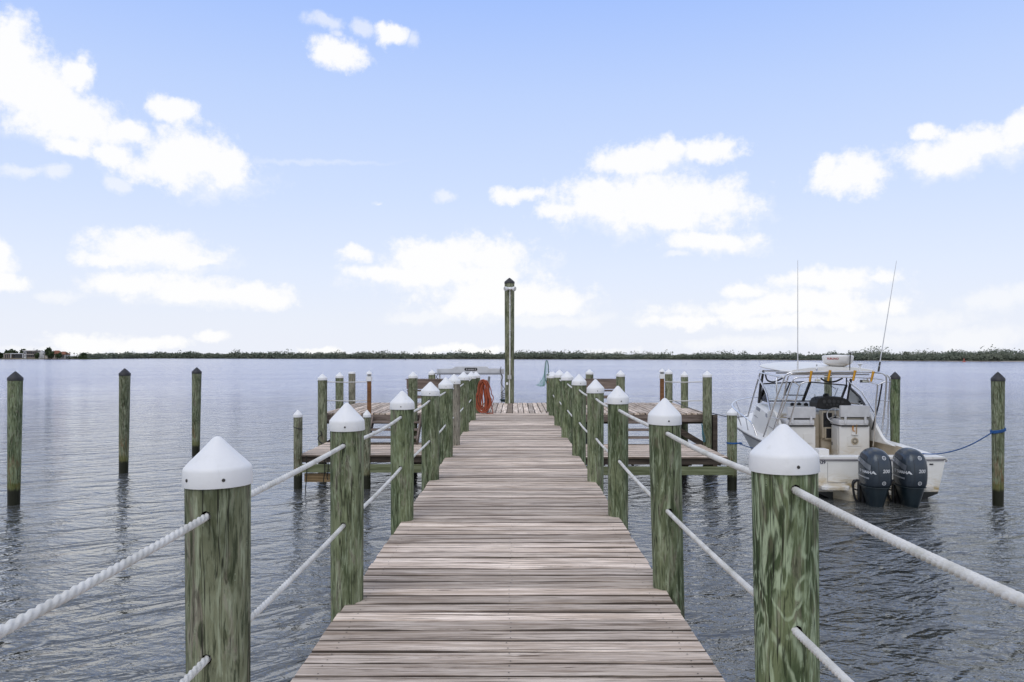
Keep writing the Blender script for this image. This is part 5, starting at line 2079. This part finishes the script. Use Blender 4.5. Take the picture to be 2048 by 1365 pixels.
for px_, py, dk in ((1729, 763, 1), (1635.5, 761, 0)):
    c_ = L(px_, py, 1.85)
    b_ = MB()
    w_ = 0.085 if dk else 0.05
    b_.box(c_.x - w_, c_.x + w_, c_.y - 0.05, c_.y + 0.05, c_.z - 0.03, c_.z + 0.03)
    fo = b_.build('deck_light', BLACKF if dk else CAPW, rack, bevel=0.012)
    b_ = MB()
    b_.box(c_.x - w_ * .8, c_.x + w_ * .8, c_.y - 0.056, c_.y - 0.0505, c_.z - 0.02, c_.z + 0.02)
    b_.build('light_lens', simple('pale_lens', (0.45, 0.45, 0.38), 0.2), fo)
    b_ = MB()
    b_.tube([c_ + Vector((0, 0.02, 0.03)), c_ + Vector((0, 0.02, 0.10))], 0.012, 6)
    b_.build('light_bracket', STEEL, fo)

# side frames of the hardtop and windscreen
for lst, r_ in (([(1521, 744, 4.1), (1509, 785, 4.5), (1496, 833, 4.9)], .021), ([(1516.6, 755, 4.15), (1531, 782, 3.8), (1536, 800, 3.6), (1541.5, 828, 3.2)], .021), ([(1520.4, 746, 4.1), (1566.6, 755, 2.2)], .019),
                ([(1566, 753, 2.2), (1557, 754.5, 2.6), (1553, 762, 2.6), (1555, 796, 2.6)], .019), ([(1695, 761, 4.0), (1703, 768.5, 3.9), (1721, 782, 3.4), (1726, 789, 3.2), (1749, 826, 2.5)], .019),
                ([(1546, 842, 2.9), (1553, 830, 2.9), (1562, 848, 2.7)], .014)):
    tubes('support_tube', [lst], r_, STEEL, ht, 3)
ws = link('windscreen', None, boat)


def bar(name, a, b, w_=0.045, mat=BLACKF):
    m_ = MB()
    m_.beam(L(*a), L(*b), w_, w_ * 0.7)
    return m_.build(name, mat, ws)


TL, TM, TR = (1527, 768, 4.25), (1612, 763.8, 4.25), (1694, 771, 4.1)
BL, BM, BR = (1519, 804, 4.45), (1606, 802, 4.6), (1683, 803, 4.4)
bar('top_bar', TL, TM)
bar('top_bar', TM, TR)
bar('sill_bar', (1519, 802.5, 4.5), (1629, 802.7, 4.5))
bar('mullion', (1620, 765, 4.25), BM, 0.06)
bar('mullion', (1580, 766, 4.25), (1564, 802, 4.55), 0.03)
bar('corner_post', (1522, 767, 4.25), (1518, 806, 4.45), 0.065)
bar('corner_post', (1527, 741, 4.2), (1519, 790, 4.35), 0.05)
bar('cross_bar', (1570, 790.5, 4.45), (1608, 791, 4.5), 0.035)
bar('mullion', (1693, 771, 4.1), (1682, 800, 4.4), 0.05)
bar('corner_post', (1702, 758, 4.0), (1694.5, 807, 4.1), 0.055)
bar('side_bar', (1698, 774, 4.0), (1718, 793, 3.6), 0.05)
bar('side_bar', (1718, 793, 3.6), (1730, 812, 3.3), 0.05)
bar('hanger', (1693, 756, 4.0), (1693, 771, 4.1), 0.03)
bar('wiper', (1661, 772, 4.15), (1672, 778.5, 4.2), 0.015)
bar('wiper', (1676, 776, 4.2), (1668, 795, 4.4), 0.02, STEEL)
bar('grab_tube', (1668, 794, 4.4), (1656, 799, 4.45), 0.02, CAPW)
for quad in ((TL, TM, BM, BL), (TM, TR, BR, BM)):
    m_ = MB()
    q_ = [L(*p) for p in quad]
    m_.add(q_ + [p + Vector((0, 0.006, 0)) for p in q_], [(0, 1, 2, 3), (7, 6, 5, 4)])
    m_.build('pane', GLASS, ws, fix=False)
for quad in (((1700, 777, 4.0), (1718, 794, 3.6), (1728.5, 811, 3.3), (1696, 808, 4.05)), ((1526, 772, 4.2), (1532, 784, 3.8), (1541, 812, 3.5), (1519, 804, 4.4))):
    m_ = MB()
    q_ = [L(*p) for p in quad]
    m_.add(q_ + [p + Vector((0.006, 0, 0)) for p in q_], [(0, 1, 2, 3), (7, 6, 5, 4)])
    m_.build('side_pane', GLASS, ws, fix=False)
for lst, nm in (([(1531, 750, 3.9), (1534, 760, 3.8), (1542, 764, 3.7), (1552, 763, 3.4), (1568, 755, 3.0)], 'black_cable'), ([(1641.5, 757, 2.6), (1649, 762, 2.6), (1660, 764.3, 2.6), (1672, 763, 2.6), (1685, 757, 2.6)], 'black_cable')):
    tubes(nm, [lst], 0.02, BLACK, ht)
for px_, y_ in ((1612, 4.0), (1585, 4.0), (1598, 4.1)):
    c_ = L(px_, 803, y_)
    b_ = MB()
    b_.lathe([(.05, 0), (.06, .04), (.02, .08)], 10, (c_.x, c_.y, 1.575))
    b_.build('deck_gear', BLACK, boat, smooth=50)

# radar dome
rc = L(1675.5, 728, 2.5)
rd = link('radar_dome', None, boat, (rc.x, rc.y, 0))
zr = lambda py: 2.8 - (py - CY) / FPX * (BY + 2.5)
b_ = MB()
R = 29.8 / FPX * (BY + 2.5)
b_.lathe([(R * .42, zr(733.5)), (R * .55, zr(732)), (R * .80, zr(728.5)), (R * .90, zr(725.5)), (R * .95, zr(722)), (R, zr(714.2)), (R * .99, zr(713)), (R * .9, zr(711.2)), (R * .4, zr(710.3)), (.01, zr(710))], 40)
b_.build('dome_shell', mat_gelcoat('dome_gelcoat', (0.76, 0.74, 0.71), (0.42, 0.32, 0.18), zr(724), zr(731), 0.9)[0], rd, smooth=35)
b_ = MB()
b_.lathe([(.13, zr(742)), (.09, zr(740)), (.08, zr(735)), (R * .42, zr(733.2))], 16)
b_.build('dome_mount', CAPW, rd, smooth=40)
b_ = MB()
b_.tube([(.14, -R * .9, zr(741)), (.14, -R * 1.02, zr(706.5))], .012, 8)
b_.lathe([(.05, zr(706.8)), (.055, zr(706)), (.03, zr(705))], 12, (.14, -R * 1.02, 0))
b_.build('anchor_light', BLACKF, rd, smooth=50)
me = text_mesh('FURUNO', 0.066, 0, 0.15, 0.0015)
a0 = radians(-90 - 42)
for v in me.vertices:
    a = a0 + v.co.x / R
    zz = zr(718) + v.co.y
    rr = R * (0.95 + 0.05 * (zz - zr(722)) / (zr(714.2) - zr(722))) + 0.004
    v.co = (rr * cos(a), rr * sin(a), zz)
me.materials.append(simple('red_lettering', (0.35, 0.03, 0.02), 0.5))
link('lettering', me, rd)

for a, b, lb in (((1595.5, 743, 1.95), (1595.5, 520.5, 1.95), 0), ((1757, 743, 1.95), (1793, 522, 1.95), 1)):
    an = link('whip_antenna', None, boat)
    p0, p1 = L(*a), L(*b)
    b_ = MB()
    b_.tube([p0, p0.lerp(p1, .3), p0.lerp(p1, .7), p1], [.0135, .011, .008, .005], 8)
    b_.build('whip', simple('antenna_white', (0.62, 0.62, 0.63), 0.4), an, smooth=60)
    b_ = MB()
    b_.tube([p0 - (p1 - p0).normalized() * .04, p0.lerp(p1, .045)], .022, 10)
    b_.tube([p0.lerp(p1, .05), p0.lerp(p1, .085)], .019, 10)
    b_.build('ratchet_base', STEEL if not lb else BLACKF, an, smooth=60)
for px_, py, hgt, tp in ((1720, 739, 0, 1), (1633.5, 741, 0, 0)):
    c_ = L(px_, 744, 1.95)
    zt_ = 2.8 - ((727.5 if tp else 729.5) - CY) / FPX * (BY + 1.95)
    b_ = MB()
    if tp:
        b_.lathe([(.02, c_.z), (.02, zt_ - .06), (.015, zt_ - .055), (.05, zt_ - .02), (.052, zt_ - .008), (.03, zt_)], 14, (c_.x, c_.y, 0))
        b_.build('gps_receiver', CAPW, boat, smooth=40)
    else:
        b_.lathe([(.022, c_.z), (.02, zt_ - .1), (.028, zt_ - .09), (.024, zt_ - .04), (.012, zt_ - .035), (.02, zt_)], 12, (c_.x, c_.y, 0))
        b_.build('stern_light', STEEL, boat, smooth=40)
for px_ in (1702, 1713):
    pass

# bow rail
br = link('bow_rail', None, boat)
pts = [(1514.5, 874.5, 3.3), (1508, 856, 3.45), (1502, 845, 3.6), (1491.6, 836, 4.3), (1474, 822.6, 5.2), (1464, 811, 6.0), (1472, 802, 6.8), (1490, 797.5, 7.4), (1509, 794.5, 7.95)]
wp_ = [L(*p) for p in pts]
star = [Vector((-p.x, p.y, p.z)) for p in reversed(wp_)]
b_ = MB()
b_.tube(smooth_path(wp_ + star, 5), 0.0165, 8)
b_.build('top_rail', STEEL, br, smooth=60)
for i in (3, 4, 5, 6):
    for sx in (1, -1):
        p = wp_[i].copy()
        f_ = Vector((-(itp(HB, p.y) - 0.07), p.y - 0.05, itp(ZG, p.y) + 0.03))
        p.x *= sx
        f_.x *= sx
        b_ = MB()
        b_.tube([p, f_], 0.013, 8)
        b_.build('stanchion', STEEL, br, smooth=60)
for px_, py, Y in ((1532, 892, 1.0),):
    pass

# mooring lines
BLUE = simple('blue_mooring_line', (0.015, 0.085, 0.26), 0.7, var=0.2)
d2 = 2.8 * FPX / (1011 - CY)


def line(name, pts, r, label, mat, grp=None):
    b = MB()
    b.tube(smooth_path(pts, 8), r, 8)
    o = b.build(name, mat, None, smooth=60)
    return tag(o, label, 'mooring line', grp)


cxp = (1996 - CX) / FPX * d2
zc_ = CAM_H - (861 - CY) / FPX * d2
b_ = MB()
for k in range(3):
    b_.tube([(cxp + 0.122 * cos(a), d2 + 0.122 * sin(a), zc_ - 0.02 + 0.018 * k + 0.03 * cos(a)) for a in [2 * pi * q / 28 for q in range(28)]], 0.011, 6, closed=True)
sag = [Vector((cxp - 0.12, d2 - 0.04, zc_ - 0.03))]
e_ = L(1832, 906.5, 0.45)
e_w = Vector((e_.x + BX, e_.y + BY, e_.z + WATER))
for t in (.25, .5, .75):
    p = sag[0].lerp(e_w, t)
    p.z -= 0.20 * 4 * t * (1 - t) * 0.8
    sag.append(p)
sag.append(e_w)
b_.tube(smooth_path(sag, 8), 0.011, 8)
tag(b_.build('mooring_line', BLUE, None, smooth=60), 'blue line sagging from the outer mooring pile to the stern of the boat', 'mooring line', 'blue mooring lines')
px0, dd0 = (1464 - CX) / FPX * 16.3, 16.3
zt0 = CAM_H - (887 - CY) / FPX * 16.3
b_ = MB()
for k in range(2):
    b_.tube([(px0 + 0.107 * cos(a), dd0 + 0.107 * sin(a), zt0 + 0.016 * k) for a in [2 * pi * q / 28 for q in range(28)]], 0.010, 6, closed=True)
b_.tube([(px0 + 0.08, dd0 - 0.08, zt0), (px0 + 0.15, dd0 - 0.06, zt0 + 0.015), (px0 + 0.20, dd0 - 0.02, zt0)], 0.016, 8)
ring_p = L(1532, 899, 3.0)
ringw = Vector((ring_p.x + BX, ring_p.y + BY, ring_p.z + WATER))
b_.tube(smooth_path([Vector((px0 + 0.12, dd0 - 0.02, zt0)), Vector((px0 + 0.14, dd0, zt0)).lerp(ringw, .5) - Vector((0, 0, 0.04)), ringw], 8), 0.010, 8)
tag(b_.build('mooring_line', BLUE, None, smooth=60), 'blue line tied round the short pile and running to the side of the boat', 'mooring line', 'blue mooring lines')
a_ = P(1424, 827, 19.0)
bq = L(1497, 833, 5.0)
bw = Vector((bq.x + BX, bq.y + BY, bq.z + WATER))
line('mooring_line', [a_, a_.lerp(bw, .5) - Vector((0, 0, 0.06)), bw], 0.010, 'thin dark line from the corner pile to the bow of the boat', simple('dark_line', (0.05, 0.06, 0.08), 0.7))
line('mooring_line', [P(1345, 800, 21.2), P(1368, 812, 20.4), P(1404, 826, 18.97)], 0.010, 'thin dark line lying across the platform corner by the slim pile', simple('dark_line_on_deck', (0.04, 0.045, 0.05), 0.7))
# lines hung on the corner piles
TEALR = simple('faded_teal_rope', (0.05, 0.17, 0.22), 0.8)
b_ = MB()
q = lambda px_, py: P(px_, py, 18.80)
b_.tube(smooth_path([q(1403, 847), q(1406, 865), q(1410, 880), q(1407.5, 884), q(1405, 872), q(1404.5, 850)]), 0.011, 6)
tag(b_.build('hanging_rope', TEALR, smooth=60), 'faded teal rope end hanging down the corner pile nearest the boat', 'rope')
b_ = MB()
q = lambda px_, py: P(px_, py, 18.80)
b_.tube(smooth_path([q(641, 862), q(643, 870), q(637, 874), q(636.5, 880), q(642, 886), q(650, 887.5)]), 0.012, 6)
tag(b_.build('hanging_rope', BLACK, smooth=60), 'black rope end hanging down the corner pile away from the boat', 'rope')
b_ = MB()
zc2 = P(596, 856, 16.45).z
xc2 = (596 - CX) / FPX * 16.45
b_.tube([(xc2 + 0.097 * cos(a), 16.45 + 0.097 * sin(a), zc2 - 0.03 * cos(a)) for a in [2 * pi * q_ / 24 for q_ in range(24)]], 0.007, 6, closed=True)
tag(b_.build('cord_loop', BLACK, smooth=60), 'thin dark cord looped round the short pile away from the boat', 'rope')
for px_, top, bot in ((612, 912, 985), (648, 912, 968), (655, 914, 960)):
    b_ = MB()
    b_.tube(smooth_path([P(px_, top, 16.38), P(px_ + 1.5, (top + bot) / 2, 16.37), P(px_ - 1, bot - 6, 16.38), P(px_ + 1, bot, 16.37)]), 0.011, 6)
    tag(b_.build('hanging_weed', simple('dark_weed', (0.02, 0.02, 0.014), 0.8), smooth=60), {612: 'dark frayed line hanging into the water by the low tan beam', 648: 'dark line hanging over the tan beam under the low platform', 655: 'shorter dark line hanging beside another over the tan beam'}[px_], 'rope')
